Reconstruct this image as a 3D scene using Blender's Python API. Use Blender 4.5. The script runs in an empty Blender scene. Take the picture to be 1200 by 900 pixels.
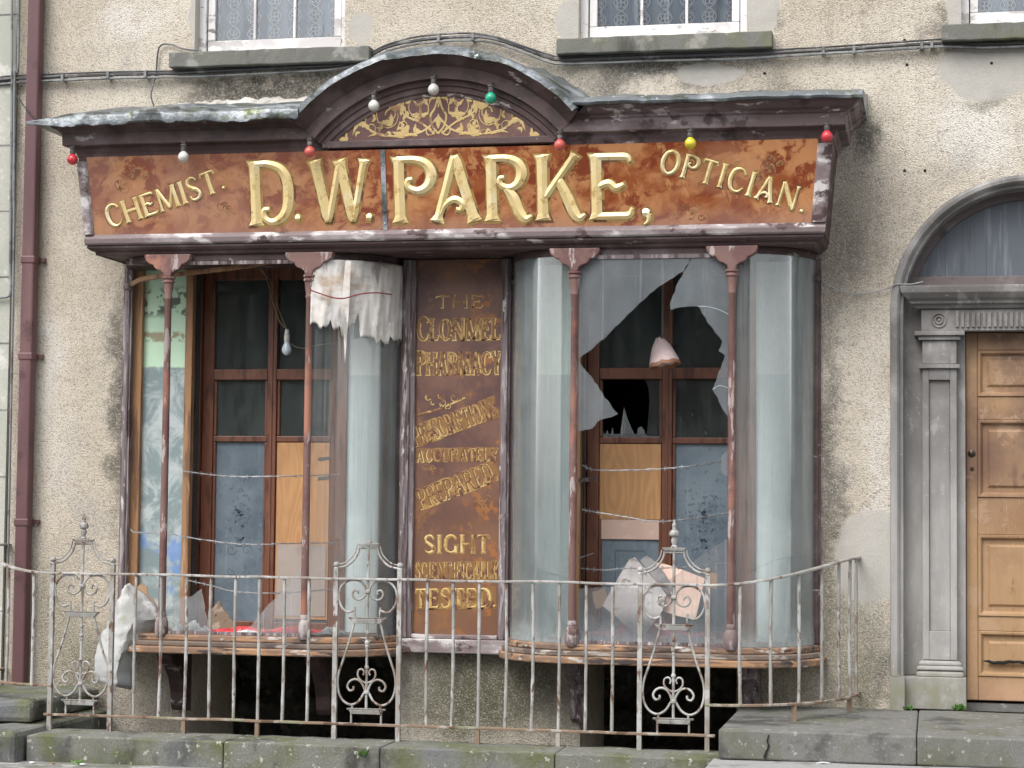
import bpy, bmesh, math, random
from mathutils import Vector, Matrix
random.seed(11)
S = bpy.context.scene
COL = S.collection
PI = math.pi

# ------------------------------------------------------------------ camera solved from the photograph
FPX = 2400.0
YAW, PITCH, ROLL = map(math.radians, (11.6326, 3.3713, 0.5944))
CAM = Vector((0, -12, 1.6))
RM = Matrix.Rotation(YAW, 3, 'Z') @ Matrix.Rotation(PITCH, 3, 'X')
_r, _f, _u = RM @ Vector((1, 0, 0)), RM @ Vector((0, 1, 0)), RM @ Vector((0, 0, 1))
cr, sr = math.cos(ROLL), math.sin(ROLL)
_r, _u = cr * _r + sr * _u, -sr * _r + cr * _u


def at(px, py, Y=0.0):
    """metres: the point of the plane y = Y seen at photo pixel (px, py)"""
    d = _r * ((px - 600) / FPX) - _u * ((py - 450) / FPX) + _f
    return CAM + d * ((Y - CAM.y) / d.y)


# ------------------------------------------------------------------ object helpers
def tag(o, label=None, cat=None, group=None, kind=None):
    if label: o['label'] = label
    if cat: o['category'] = cat
    if group: o['group'] = group
    if kind: o['kind'] = kind
    return o


def thing(name, label, cat, loc=(0, 0, 0), group=None):
    o = bpy.data.objects.new(name, None)
    o.empty_display_size = .1
    COL.objects.link(o)
    o.location = loc
    return tag(o, label, cat, group)


class MB:
    def __init__(s):
        s.bm = bmesh.new()
        s.mi = 0

    def face(s, pts):
        vs = [s.bm.verts.new(Vector(p)) for p in pts]
        f = s.bm.faces.new(vs)
        f.material_index = s.mi
        return f

    def box(s, x0, x1, y0, y1, z0, z1):
        v = [s.bm.verts.new((x, y, z)) for x in (x0, x1) for y in (y0, y1) for z in (z0, z1)]
        for q in ((0, 1, 3, 2), (4, 6, 7, 5), (0, 4, 5, 1), (2, 3, 7, 6), (0, 2, 6, 4), (1, 5, 7, 3)):
            f = s.bm.faces.new([v[i] for i in q])
            f.material_index = s.mi
        return s

    def prism(s, pts, vec, edge_mi=None):
        """closed polygon pts extruded by vec"""
        vec = Vector(vec)
        a = [s.bm.verts.new(Vector(p)) for p in pts]
        b = [s.bm.verts.new(Vector(p) + vec) for p in pts]
        f = s.bm.faces.new(a); f.material_index = s.mi
        f = s.bm.faces.new(b[::-1]); f.material_index = s.mi
        n = len(a)
        for i in range(n):
            f = s.bm.faces.new((a[i], b[i], b[(i + 1) % n], a[(i + 1) % n]))
            f.material_index = s.mi if edge_mi is None else edge_mi
        return s

    def rings(s, rings, closed=False, caps=True, loop=True):
        """skin successive rings of points"""
        R = [[s.bm.verts.new(Vector(p)) for p in r] for r in rings]
        n = len(R[0])
        m = len(R)
        for i in range(m if closed else m - 1):
            a, b = R[i], R[(i + 1) % m]
            for k in range(n if loop else n - 1):
                f = s.bm.faces.new((a[k], a[(k + 1) % n], b[(k + 1) % n], b[k]))
                f.material_index = s.mi
        if caps and not closed and loop:
            f = s.bm.faces.new(R[0][::-1]); f.material_index = s.mi
            f = s.bm.faces.new(R[-1]); f.material_index = s.mi
        return s

    def tube(s, pts, r, seg=8, closed=False, square=False):
        pts = [Vector(p) for p in pts]
        n = len(pts)
        rr = r if isinstance(r, (list, tuple)) else [r] * n
        out = []
        up = None
        for i, p in enumerate(pts):
            a = pts[i - 1] if (i > 0 or closed) else pts[0]
            b = pts[(i + 1) % n] if (i < n - 1 or closed) else pts[-1]
            t = (b - a)
            if t.length < 1e-9: t = Vector((0, 0, 1))
            t.normalize()
            if up is None:
                up = Vector((0, -1, 0)) if abs(t.y) < .9 else Vector((0, 0, 1))
            side = t.cross(up)
            if side.length < 1e-6: side = t.cross(Vector((0.3, .2, 1)))
            side.normalize()
            up = side.cross(t).normalized()
            ring = []
            for k in range(4 if square else seg):
                an = 2 * PI * k / (4 if square else seg) + (PI / 4 if square else 0)
                q = rr[i] * (1.414 if square else 1)
                ring.append(p + side * (math.cos(an) * q) + up * (math.sin(an) * q))
            out.append(ring)
        return s.rings(out, closed=closed)

    def lathe(s, c, prof, seg=16, axis='Z', tilt=None):
        c = Vector(c)
        out = []
        for r, h in prof:
            ring = []
            for k in range(seg):
                a = 2 * PI * k / seg
                v = Vector((r * math.cos(a), r * math.sin(a), h))
                if axis == 'Y': v = Vector((v.x, -v.z, v.y))
                if axis == 'X': v = Vector((v.z, v.x, v.y))
                if tilt is not None: v = tilt @ v
                ring.append(c + v)
            out.append(ring)
        return s.rings(out)

    def build(s, name, mats, parent=None, smooth=None, bevel=None, label=None):
        me = bpy.data.meshes.new(name)
        bmesh.ops.recalc_face_normals(s.bm, faces=s.bm.faces)
        s.bm.to_mesh(me)
        s.bm.free()
        for m in (mats if isinstance(mats, (list, tuple)) else [mats]):
            me.materials.append(m)
        if smooth is not None:
            me.polygons.foreach_set('use_smooth', [True] * len(me.polygons))
            me.set_sharp_from_angle(angle=math.radians(smooth))
        o = bpy.data.objects.new(name, me)
        COL.objects.link(o)
        if parent is not None:
            o.parent = parent
            # things stand at their own base; parts keep world coordinates in their mesh
            o.matrix_parent_inverse = Matrix.Translation(-parent.location)
        if bevel:
            b = o.modifiers.new('bevel', 'BEVEL')
            b.width = bevel
            b.segments = 2
            b.limit_method = 'ANGLE'
        if label: o['label'] = label
        return o


def spline(pts, n=10, closed=False):
    """Catmull-Rom through pts (tuples of any length)"""
    P = [tuple(p) for p in pts]
    m = len(P)
    if m < 3: 
        return [tuple(P[0][k] + (P[1][k] - P[0][k]) * i / n for k in range(len(P[0]))) for i in range(n + 1)]
    out = []
    for i in range(m - 1):
        p0 = P[i - 1] if i > 0 else tuple(2 * P[0][k] - P[1][k] for k in range(len(P[0])))
        p1, p2 = P[i], P[i + 1]
        p3 = P[i + 2] if i + 2 < m else tuple(2 * P[-1][k] - P[-2][k] for k in range(len(P[0])))
        for j in range(n):
            t = j / n
            out.append(tuple(.5 * (2 * p1[k] + (p2[k] - p0[k]) * t + (2 * p0[k] - 5 * p1[k] + 4 * p2[k] - p3[k]) * t * t
                                   + (3 * p1[k] - p0[k] - 3 * p2[k] + p3[k]) * t ** 3) for k in range(len(p1))))
    out.append(P[-1])
    return out


# ------------------------------------------------------------------ materials
class NT:
    def __init__(s, name):
        s.m = bpy.data.materials.new(name)
        s.m.use_nodes = True
        s.t = s.m.node_tree
        s.t.nodes.clear()
        s.out = s.t.nodes.new('ShaderNodeOutputMaterial')
        tc = s.t.nodes.new('ShaderNodeTexCoord')
        s.obj = tc.outputs['Object']

    def n(s, typ, ins=None, **kw):
        nd = s.t.nodes.new(typ)
        for k, v in kw.items(): setattr(nd, k, v)
        for k, v in (ins or {}).items():
            if hasattr(v, 'is_linked') or hasattr(v, 'links'):
                s.t.links.new(v, nd.inputs[k])
            else:
                nd.inputs[k].default_value = v
        return nd

    def math(s, op, a, b=0.0, c=None, clamp=False):
        nd = s.n('ShaderNodeMath', operation=op, use_clamp=clamp)
        for i, v in enumerate((a, b) if c is None else (a, b, c)):
            if hasattr(v, 'links'): s.t.links.new(v, nd.inputs[i])
            else: nd.inputs[i].default_value = v
        return nd.outputs[0]

    def mapping(s, scale=(1, 1, 1), loc=(0, 0, 0), rot=(0, 0, 0)):
        return s.n('ShaderNodeMapping', {'Vector': s.obj, 'Scale': scale, 'Location': loc, 'Rotation': rot}).outputs[0]

    def noise(s, scale, detail=3, rough=.55, vec=None, dist=0):
        return s.n('ShaderNodeTexNoise', {'Vector': vec or s.obj, 'Scale': scale, 'Detail': detail, 'Roughness': rough, 'Distortion': dist}).outputs['Fac']

    def step(s, v, lo, hi, a=0.0, b=1.0):
        nd = s.n('ShaderNodeMapRange', interpolation_type='SMOOTHSTEP')
        s.t.links.new(v, nd.inputs['Value'])
        for k, q in (('From Min', lo), ('From Max', hi), ('To Min', a), ('To Max', b)): nd.inputs[k].default_value = q
        return nd.outputs[0]

    def mix(s, fac, a, b, blend='MIX'):
        nd = s.n('ShaderNodeMix', data_type='RGBA', blend_type=blend)
        for i, v in ((0, fac), (6, a), (7, b)):
            if hasattr(v, 'links'): s.t.links.new(v, nd.inputs[i])
            else: nd.inputs[i].default_value = v if i == 0 else (*v[:3], 1)
        return nd.outputs[2]

    def bump(s, h, strength=.4, dist=.01, normal=None):
        nd = s.n('ShaderNodeBump', {'Height': h, 'Strength': strength, 'Distance': dist})
        if normal: s.t.links.new(normal, nd.inputs['Normal'])
        return nd.outputs[0]

    def principled(s, color, rough=.6, metal=0.0, normal=None, **ins):
        d = {'Base Color': color if hasattr(color, 'links') else (*color[:3], 1), 'Roughness': rough, 'Metallic': metal}
        if normal: d['Normal'] = normal
        d.update(ins)
        nd = s.n('ShaderNodeBsdfPrincipled', d)
        s.t.links.new(nd.outputs[0], s.out.inputs[0])
        return nd

    def surf(s, sh):
        s.t.links.new(sh, s.out.inputs[0])
        return s.m


def M(name, base, rough=.6, layers=(), bump=(40, .2, .004), metal=0.0, spec=.5, stretch=None, var=.12, fine=(0, 0)):
    """general worn surface: base colour, broad variation, then layers (colour, scale, lo, hi[, stretch, detail])"""
    n = NT(name)
    v = n.mapping(stretch) if stretch else n.obj
    dark = tuple(c * (1 - var) for c in base)
    lite = tuple(min(1, c * (1 + var)) for c in base)
    col = n.mix(n.noise(3.1, 4, .6, v), dark, lite)
    if fine[0]:
        f = n.noise(fine[0], 2, .6, v)
        col = n.mix(n.step(f, .3, .7), n.mix(fine[1], col, (.02, .02, .02)), col)
    for L in layers:
        c, sc, lo, hi = L[:4]
        vv = n.mapping(L[4]) if len(L) > 4 and L[4] else v
        nz = n.math('MULTIPLY_ADD', n.noise(sc, L[5] if len(L) > 5 else 5, .62, vv), 1.55, -.275)
        k = n.step(nz, lo, hi)
        col = n.mix(k, col, c)
    nor = n.bump(n.noise(bump[0], 4, .6, v), bump[1], bump[2]) if bump else None
    n.principled(col, rough, metal, nor, **{'Specular IOR Level': spec})
    return n.m


def glassy(name, dust, dustcol, streak=(14, 2, 1.2), tint=(1, 1, 1), lo=.25, hi=.75, grad=None, gloss=1.6, runs=.2):
    """old window glass: clear + reflection + a film of dust in vertical runs"""
    n = NT(name)
    v = n.mapping(streak)
    k = n.noise(2.2, 4, .6, v)
    f = n.noise(9, 5, .65)
    d = n.step(n.math('ADD', n.math('MULTIPLY', k, .6), n.math('MULTIPLY', f, .4)), lo, hi, dust[0], dust[1])
    sp_ = n.step(n.noise(70, 3, .8), .64, .72, 0, .22)
    rn_ = n.step(n.noise(1.0, 3, .6, n.mapping((38, 38, .8))), .56, .70, 0, runs)
    d = n.math('ADD', d, n.math('MAXIMUM', sp_, rn_), clamp=True)
    if grad:
        sz = n.n('ShaderNodeSeparateXYZ', {0: n.obj}).outputs[2]
        ft_ = n.math('MULTIPLY', n.step(n.math('ADD', sz, n.math('MULTIPLY', n.noise(6, 5, .7), .25)), grad + .32, grad + .10), .4)
        d = n.math('ADD', d, ft_, clamp=True)
    tr = n.n('ShaderNodeBsdfTransparent', {'Color': (*tint, 1)})
    gl = n.n('ShaderNodeBsdfGlossy', {'Color': (1, 1, 1, 1), 'Roughness': .04})
    fr = n.n('ShaderNodeFresnel', {'IOR': 1.45})
    a = n.n('ShaderNodeMixShader', {0: n.math('MULTIPLY', fr.outputs[0], gloss, clamp=True), 1: tr.outputs[0], 2: gl.outputs[0]})
    df = n.n('ShaderNodeBsdfDiffuse', {'Color': (*dustcol, 1)})
    tl = n.n('ShaderNodeBsdfTranslucent', {'Color': (*dustcol, 1)})
    dd = n.n('ShaderNodeMixShader', {0: .25, 1: df.outputs[0], 2: tl.outputs[0]})
    b = n.n('ShaderNodeMixShader', {0: d, 1: a.outputs[0], 2: dd.outputs[0]})
    return n.surf(b.outputs[0])


def blob(n, warp, cx, cz, rx, rz, soft=.5):
    """mask: an irregular patch on the wall round (cx, cz)"""
    mp = n.n('ShaderNodeMapping', {'Vector': warp, 'Location': (-cx / rx, 0, -cz / rz), 'Scale': (1 / rx, 0, 1 / rz)}).outputs[0]
    ln = n.n('ShaderNodeVectorMath', {0: mp}, operation='LENGTH').outputs['Value']
    return n.step(ln, 1.0, 1.0 - soft)


def render_wall():
    n = NT('roughcast')
    # warped coordinates give stains ragged edges
    nz = n.n('ShaderNodeTexNoise', {'Vector': n.obj, 'Scale': 3.2, 'Detail': 5, 'Roughness': .65}).outputs['Color']
    off = n.n('ShaderNodeVectorMath', {0: nz, 1: (.5, .5, .5)}, operation='SUBTRACT').outputs[0]
    off = n.n('ShaderNodeVectorMath', {0: off, 'Scale': .55}, operation='SCALE').outputs[0]
    W = n.n('ShaderNodeVectorMath', {0: n.obj, 1: off}, operation='ADD').outputs[0]
    broad = n.noise(.9, 5, .6)
    col = n.mix(n.step(broad, .35, .65), (.50, .435, .345), (.645, .585, .49))
    col = n.mix(n.step(n.noise(2.4, 5, .65), .52, .7), col, (.45, .41, .35))
    # lime wash left in patches
    def patch(col, px, py, rx, ry, c, amt, soft=.7, wp=None):
        p = at(px, py, 0)
        k = n.math('MULTIPLY', blob(n, wp or W, p.x, p.z, rx / 197, ry / 197, soft), amt)
        return n.mix(k, col, c)
    for px, py, rx, ry, a in ((150, 32, 75, 26, .55), (62, 440, 28, 130, .55), (1150, 150, 75, 65, .75), (1120, 95, 30, 40, .3), (1030, 600, 22, 260, .5), (70, 560, 40, 80, .3), (1060, 330, 14, 60, .5)):
        col = patch(col, px, py, rx, ry, (.74, .71, .66), a, .85)
    # green and brown damp; shade under and between the bays painted in too
    for px, py, rx, ry, a in ((1000, 740, 70, 120, .55), (560, 815, 170, 100, 1.0), (120, 780, 95, 85, .55), (960, 120, 120, 40, .3), (870, 820, 120, 60, .6), (60, 720, 60, 100, .4), (1010, 800, 50, 50, .5)):
        col = patch(col, px, py, rx, ry, (.15, .146, .092), a, .85)
    # black algae under the sills and beside the bays, plus right bay's painted shadow
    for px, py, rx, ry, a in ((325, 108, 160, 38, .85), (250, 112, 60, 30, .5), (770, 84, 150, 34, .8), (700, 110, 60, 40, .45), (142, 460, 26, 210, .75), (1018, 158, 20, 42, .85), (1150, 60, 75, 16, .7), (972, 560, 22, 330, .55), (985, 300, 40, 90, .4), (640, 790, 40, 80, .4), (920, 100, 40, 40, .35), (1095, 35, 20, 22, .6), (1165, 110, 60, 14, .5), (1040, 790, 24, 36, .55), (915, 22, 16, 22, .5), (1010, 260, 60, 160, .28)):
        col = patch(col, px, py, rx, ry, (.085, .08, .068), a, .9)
    # smooth cement repairs (no aggregate)
    # rain runs down the render, and hairline cracks
    run = n.noise(1.0, 5, .65, n.mapping((9, 1, .55)))
    col = n.mix(n.math('MULTIPLY', n.step(run, .53, .68), n.math('MULTIPLY', n.step(n.noise(1.7, 4, .6), .40, .65), .34)), col, (.24, .215, .165))
    col = n.mix(n.math('MULTIPLY', n.step(n.noise(1.0, 5, .65, n.mapping((7, 1, .45), (3, 0, 1))), .56, .70), .28), col, (.72, .67, .59))
    ck_ = n.n('ShaderNodeTexVoronoi', {'Vector': n.n('ShaderNodeVectorMath', {0: W, 1: n.n('ShaderNodeVectorMath', {0: off, 'Scale': .6}, operation='SCALE').outputs[0]}, operation='ADD').outputs[0], 'Scale': .75}, feature='DISTANCE_TO_EDGE').outputs['Distance']
    ck_ = n.math('MULTIPLY', n.step(ck_, .006, .002), n.math('MULTIPLY', n.step(n.noise(1.3, 3), .52, .60), .5))
    col = n.mix(ck_, col, (.10, .09, .075))
    cem = None
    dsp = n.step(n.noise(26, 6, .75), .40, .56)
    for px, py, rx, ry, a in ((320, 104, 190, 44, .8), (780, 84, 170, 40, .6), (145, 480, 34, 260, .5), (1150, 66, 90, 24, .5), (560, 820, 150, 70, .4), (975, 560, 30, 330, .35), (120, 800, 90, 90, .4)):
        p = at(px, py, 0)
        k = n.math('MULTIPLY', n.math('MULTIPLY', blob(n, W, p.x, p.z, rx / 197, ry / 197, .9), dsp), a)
        col = n.mix(k, col, (.055, .052, .042))  # speckle over the stains and over the shade painted by the bays
    small = n.n('ShaderNodeVectorMath', {0: off, 'Scale': .28}, operation='SCALE').outputs[0]
    W2 = n.n('ShaderNodeVectorMath', {0: n.obj, 1: small}, operation='ADD').outputs[0]
    for px, py, rx, ry in ((1165, 82, 68, 34), (892, 10, 22, 36), (668, 24, 18, 30), (420, 34, 17, 22), (1128, 10, 22, 40), (832, 88, 44, 13), (1022, 650, 44, 60), (232, 20, 12, 60)):
        p = at(px, py, 0)
        b = blob(n, W2, p.x, p.z, rx / 197, ry / 197, .16)
        cem = b if cem is None else n.math('MAXIMUM', cem, b)
    ccol = n.mix(n.noise(6, 5, .6), (.34, .325, .30), (.47, .45, .415))
    # aggregate speckle
    v1 = n.n('ShaderNodeTexVoronoi', {'Vector': n.obj, 'Scale': 140, 'Randomness': 1}, feature='F1')
    cell = n.n('ShaderNodeSeparateColor', {0: v1.outputs['Color']}).outputs[0]
    sp = n.noise(200, 3, .8)
    dk = n.math('MULTIPLY', n.step(cell, .76, .86), .45)
    lt = n.math('MULTIPLY', n.step(cell, .24, .12), .60)
    agg = n.mix(dk, col, (.13, .115, .10))
    agg = n.mix(lt, agg, n.mix(.55, (.80, .76, .70), col))
    agg = n.mix(n.math('MULTIPLY', n.step(sp, .58, .42), .34), agg, n.mix(.5, (.10, .085, .07), col))
    col2 = n.mix(n.math('MULTIPLY', cem, .85), agg, ccol)
    h = n.math('ADD', n.math('MULTIPLY', v1.outputs['Distance'], -1.0), n.math('MULTIPLY', n.noise(80, 4, .65), .9))
    h = n.math('MULTIPLY', h, n.math('SUBTRACT', 1.0, n.math('MULTIPLY', cem, .8)))
    nor = n.bump(h, .65, .007)
    nor = n.bump(n.noise(7, 4), .25, .03, nor)
    n.principled(col2, .92, 0, nor, **{'Specular IOR Level': .2})
    return n.m


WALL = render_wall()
PLAIN = M('painted_render', (.46, .455, .40), .9, [((.36, .37, .32), 2.2, .5, .75, (1, 1, .4)), ((.62, .60, .56), 5, .55, .8)], (60, .3, .004), fine=(120, .18))
def stone_surround():
    n = NT('stained_limestone')
    v = n.mapping((1, 1, .35))
    sep = n.n('ShaderNodeSeparateXYZ', {0: n.obj})
    col = n.mix(n.step(n.noise(2.2, 5, .65, v), .36, .64), (.245, .235, .225), (.40, .385, .37))
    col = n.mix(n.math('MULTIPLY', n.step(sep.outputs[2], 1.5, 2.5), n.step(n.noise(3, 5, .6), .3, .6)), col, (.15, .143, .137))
    col = n.mix(n.math('MULTIPLY', n.step(n.noise(9, 6, .7, n.mapping((1, 1, .5))), .57, .66), .5), col, (.40, .39, .38))
    col = n.mix(n.math('MULTIPLY', n.math('MULTIPLY', n.step(sep.outputs[2], .80, .52), n.step(n.noise(6, 5, .7), .35, .6)), .8), col, (.22, .22, .14))
    col = n.mix(n.math('MULTIPLY', n.step(n.noise(30, 3, .7), .66, .72), .5), col, (.55, .54, .52))
    n.principled(col, .75, 0, n.bump(n.noise(60, 4), .3, .003), **{'Specular IOR Level': .3})
    return n.m


STONE = stone_surround()
SILL = M('mossy_sill_stone', (.165, .165, .145), .9, [((.14, .145, .07), 3, .45, .7), ((.27, .26, .24), 6, .55, .75), ((.06, .06, .05), 4, .58, .8, (1, 1, .3))], (45, .5, .006), fine=(150, .3))
KERB = M('kerb_stone', (.19, .19, .165), .9, [((.105, .115, .055), 3.0, .40, .66), ((.05, .05, .042), 3.6, .52, .75, (1, 1, .5)), ((.36, .35, .31), 24, .66, .74), ((.13, .135, .14), 1.6, .5, .8)], (40, .6, .01), fine=(120, .35))
STEPM = M('doorstep_stone', (.18, .178, .165), .85, [((.11, .115, .08), 2.4, .45, .75), ((.32, .31, .29), 22, .64, .76), ((.065, .065, .06), 3.3, .52, .75)], (50, .45, .006), fine=(130, .3))
PAVE = M('pavement_concrete', (.24, .24, .23), .9, [((.13, .135, .10), 3, .5, .75), ((.36, .35, .33), 8, .58, .75)], (60, .4, .005), fine=(120, .3))
ROADM = M('asphalt', (.05, .05, .052), .9, [((.08, .08, .08), 2, .5, .7)], (120, .5, .005))
BLACK = M('dark_void', (.012, .012, .011), .95, (), None)
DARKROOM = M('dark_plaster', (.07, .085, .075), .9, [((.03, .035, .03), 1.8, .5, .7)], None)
MAROON = M('maroon_pipe', (.105, .046, .05), .5, [((.15, .075, .075), 3, .5, .75, (1, 1, .2)), ((.07, .03, .03), 6, .6, .8)], (30, .1, .002))
PIPEGREY = M('grey_conduit', (.20, .21, .21), .5, [((.10, .10, .10), 9, .5, .7)], (30, .1, .002))
CABLE = M('black_cable', (.045, .045, .048), .5, [((.16, .16, .165), 6, .55, .7)], None)
# worn shopfront timber: purple-brown paint, whitish flaking
PAINT = M('flaking_brown_paint', (.072, .042, .040), .62, [((.042, .026, .024), 5, .5, .7, (1, 1, 1)), ((.125, .088, .088), 2.6, .50, .75), ((.34, .30, .295), 11, .69, .75, (.45, 1, 1), 7)], (45, .4, .005))
PAINTW = M('bleached_flaking_frame', (.19, .145, .145), .68, [((.33, .29, .29), 6, .42, .60, (.35, 1, .8), 7), ((.56, .53, .52), 12, .55, .66, (.35, 1, .8), 8), ((.075, .045, .043), 8, .58, .68, (.6, 1, 1), 7)], (45, .5, .006))
WEATH = M('weathered_grey_timber', (.17, .135, .14), .8, [((.07, .045, .045), 3, .5, .66, (9, 9, .7), 6), ((.33, .29, .29), 4, .56, .66, (8, 8, .8), 6), ((.50, .46, .45), 9, .68, .76, (3, 3, 1), 7)], (30, .5, .005), stretch=(4, 4, 1))
COLM = M('terracotta_paint_iron', (.175, .095, .082), .6, [((.13, .06, .055), 5, .5, .7), ((.36, .30, .29), 9, .60, .66, (2.2, 2.2, .6), 7), ((.34, .15, .10), 2.0, .55, .75, (1, 1, .8))], (40, .35, .003))
COLGREY = M('bleached_column_paint', (.20, .145, .14), .7, [((.38, .34, .33), 8, .52, .6, (2, 2, .6), 7), ((.11, .06, .055), 6, .6, .7)], (40, .35, .003))
LEAD = M('old_lead', (.15, .165, .175), .42, [((.42, .45, .48), 3, .50, .72, (1, 1, 1)), ((.05, .058, .052), 5, .54, .74), ((.10, .115, .045), 5.5, .60, .78), ((.55, .58, .60), 14, .72, .82)], (9, .7, .02), metal=.4)  # pale layers put highlights on the sheet into its colour
LEADMOSS = M('mossy_lead_edge', (.05, .055, .045), .7, [((.09, .11, .03), 4, .5, .7), ((.28, .29, .27), 14, .66, .72)], (20, .6, .012), metal=.2)
SILLW = M('worn_orange_timber', (.255, .155, .10), .75, [((.13, .09, .075), 3, .48, .62, (.5, 3, 3), 6), ((.42, .24, .13), 5, .54, .66, (.5, 3, 3), 6), ((.50, .47, .44), 9, .66, .71, (.5, 1, 2), 7), ((.06, .045, .04), 8, .62, .68, (.4, 2, 3), 6)], (30, .5, .006))
SILLG = M('greyed_sill_timber', (.19, .145, .115), .85, [((.10, .075, .065), 4, .48, .66, (.5, 2, 2), 6), ((.38, .34, .30), 9, .60, .70, (.5, 2, 2), 7), ((.30, .17, .10), 3, .58, .72, (.5, 1, 1))], (30, .5, .006))
WOOD = M('varnished_brown_timber', (.155, .058, .032), .45, [((.07, .026, .016), 4, .5, .7, (5, 5, .8)), ((.19, .085, .045), 3, .58, .78, (5, 5, .8))], (40, .25, .003), stretch=(3, 3, 1))
OAK = M('raw_orange_timber', (.30, .16, .075), .6, [((.15, .075, .04), 3, .5, .68, (8, 8, .7)), ((.40, .25, .14), 4, .6, .75, (8, 8, .7))], (30, .3, .003))
GILT = M('gilded_letter', (.80, .62, .30), .40, [((.88, .76, .48), 5, .5, .75), ((.56, .37, .14), 14, .58, .74), ((.44, .26, .10), 34, .70, .80)], (60, .25, .002), metal=.3)
GILTLINE = M('dull_gilt_outline', (.36, .22, .075), .5, [((.15, .07, .03), 10, .5, .66)], None, metal=.3)
GILTWORN = M('worn_gilt', (.56, .38, .14), .5, [((.68, .52, .24), 12, .52, .64), ((.17, .07, .035), 30, .56, .66), ((.26, .13, .05), 7, .52, .66)], (70, .2, .002), metal=.25)
GILTFILL = M('tarnished_letter_fill', (.21, .105, .042), .5, [((.42, .27, .09), 14, .50, .66), ((.11, .045, .03), 22, .56, .68)], (70, .2, .002), metal=.15)
BAND = M('worn_gilt_band', (.235, .115, .042), .5, [((.36, .22, .07), 9, .50, .66), ((.13, .05, .036), 14, .50, .62)], (50, .2, .002), metal=.1)
GILTFADE = M('faded_gilt_scroll', (.30, .17, .07), .6, [((.19, .075, .035), 16, .46, .6)], None, metal=.1)
GILTPED = M('flat_gold_leaf', (.50, .36, .15), .6, [((.60, .46, .22), 7, .5, .7), ((.26, .15, .075), 14, .56, .70)], None, metal=.15)
IRON = M('rusty_painted_iron', (.30, .292, .27), .55, [((.43, .42, .405), 6, .48, .62, (1, 1, .8)), ((.19, .15, .13), 30, .57, .66, (1, 1, .5), 7), ((.13, .07, .045), 18, .635, .72, (1, 1, .45), 8), ((.24, .20, .165), 4, .56, .76)], (70, .4, .003))
IRONRUST = M('rust_brown_iron', (.21, .145, .10), .75, [((.34, .31, .27), 8, .5, .6, None, 7), ((.10, .055, .035), 7, .58, .66), ((.20, .20, .12), 3, .58, .72)], (70, .5, .003))
WHITEP = M('peeling_white_paint', (.70, .69, .68), .6, [((.42, .40, .39), 9, .58, .66, (.5, 1, 1), 7), ((.52, .5, .5), 3, .5, .7), ((.20, .17, .15), 14, .69, .73, (.5, 1, 1), 7)], (50, .3, .003))
MINT = None


def mint_panel():
    n = NT('mint_and_grey_plaster')
    sep = n.n('ShaderNodeSeparateXYZ', {0: n.obj})
    z = n.math('ADD', sep.outputs[2], n.math('MULTIPLY', n.noise(9, 4), .03))
    k = n.step(z, 2.44, 2.455)
    lo = n.mix(n.step(n.noise(5, 6, .7, None, 1.2), .4, .62), (.20, .255, .26), (.42, .47, .465))
    hi = n.mix(n.noise(6, 3), (.46, .66, .47), (.60, .78, .60))
    col = n.mix(k, lo, hi)
    # soot patch near the head, brown tide line, blue daubs low down
    sb = n.math('MULTIPLY', n.step(n.noise(11, 5, .6), .5, .56), n.math('MULTIPLY', n.step(z, 2.74, 2.80), n.step(z, 2.98, 2.9)))
    col = n.mix(n.math('MULTIPLY', sb, .85), col, (.05, .055, .04))
    tb = n.math('MULTIPLY', n.step(n.noise(24, 5, .7), .42, .5), n.math('MULTIPLY', n.step(z, 2.60, 2.62), n.step(z, 2.68, 2.66)))
    col = n.mix(n.math('MULTIPLY', tb, .8), col, (.28, .19, .11))
    bl = n.math('MULTIPLY', n.step(n.noise(5, 5, .7), .48, .6), n.math('MULTIPLY', n.step(z, 1.0, 1.1), n.step(z, 1.46, 1.36)))
    col = n.mix(n.math('MULTIPLY', bl, .8), col, (.12, .24, .50))
    n.principled(col, .8, 0, n.bump(n.noise(30, 4), .3, .004))
    return n.m


MINT = mint_panel()
PALEP = M('pale_grey_lining', (.46, .52, .51), .8, [((.36, .42, .42), 2.4, .5, .7, (6, 6, .5)), ((.56, .60, .59), 4, .6, .75, (8, 8, .5))], (30, .2, .003))


def lining(name, hi, lo, zb):
    n = NT(name)
    sep = n.n('ShaderNodeSeparateXYZ', {0: n.obj})
    v = n.mapping((5, 5, .35))
    st = n.noise(1.6, 3, .5, v)
    k = n.step(sep.outputs[2], zb - .006, zb + .006)
    st = n.math('MULTIPLY_ADD', n.math('ADD', n.math('MULTIPLY', st, .6), n.math('MULTIPLY', n.noise(5, 6, .68), .4)), 1.5, -.25)
    a = n.mix(st, tuple(c * .72 for c in lo), tuple(c * 1.2 for c in lo))
    b = n.mix(st, tuple(c * .82 for c in hi), tuple(min(1, c * 1.1) for c in hi))
    n.principled(n.mix(k, a, b), .75)
    return n.m


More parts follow.
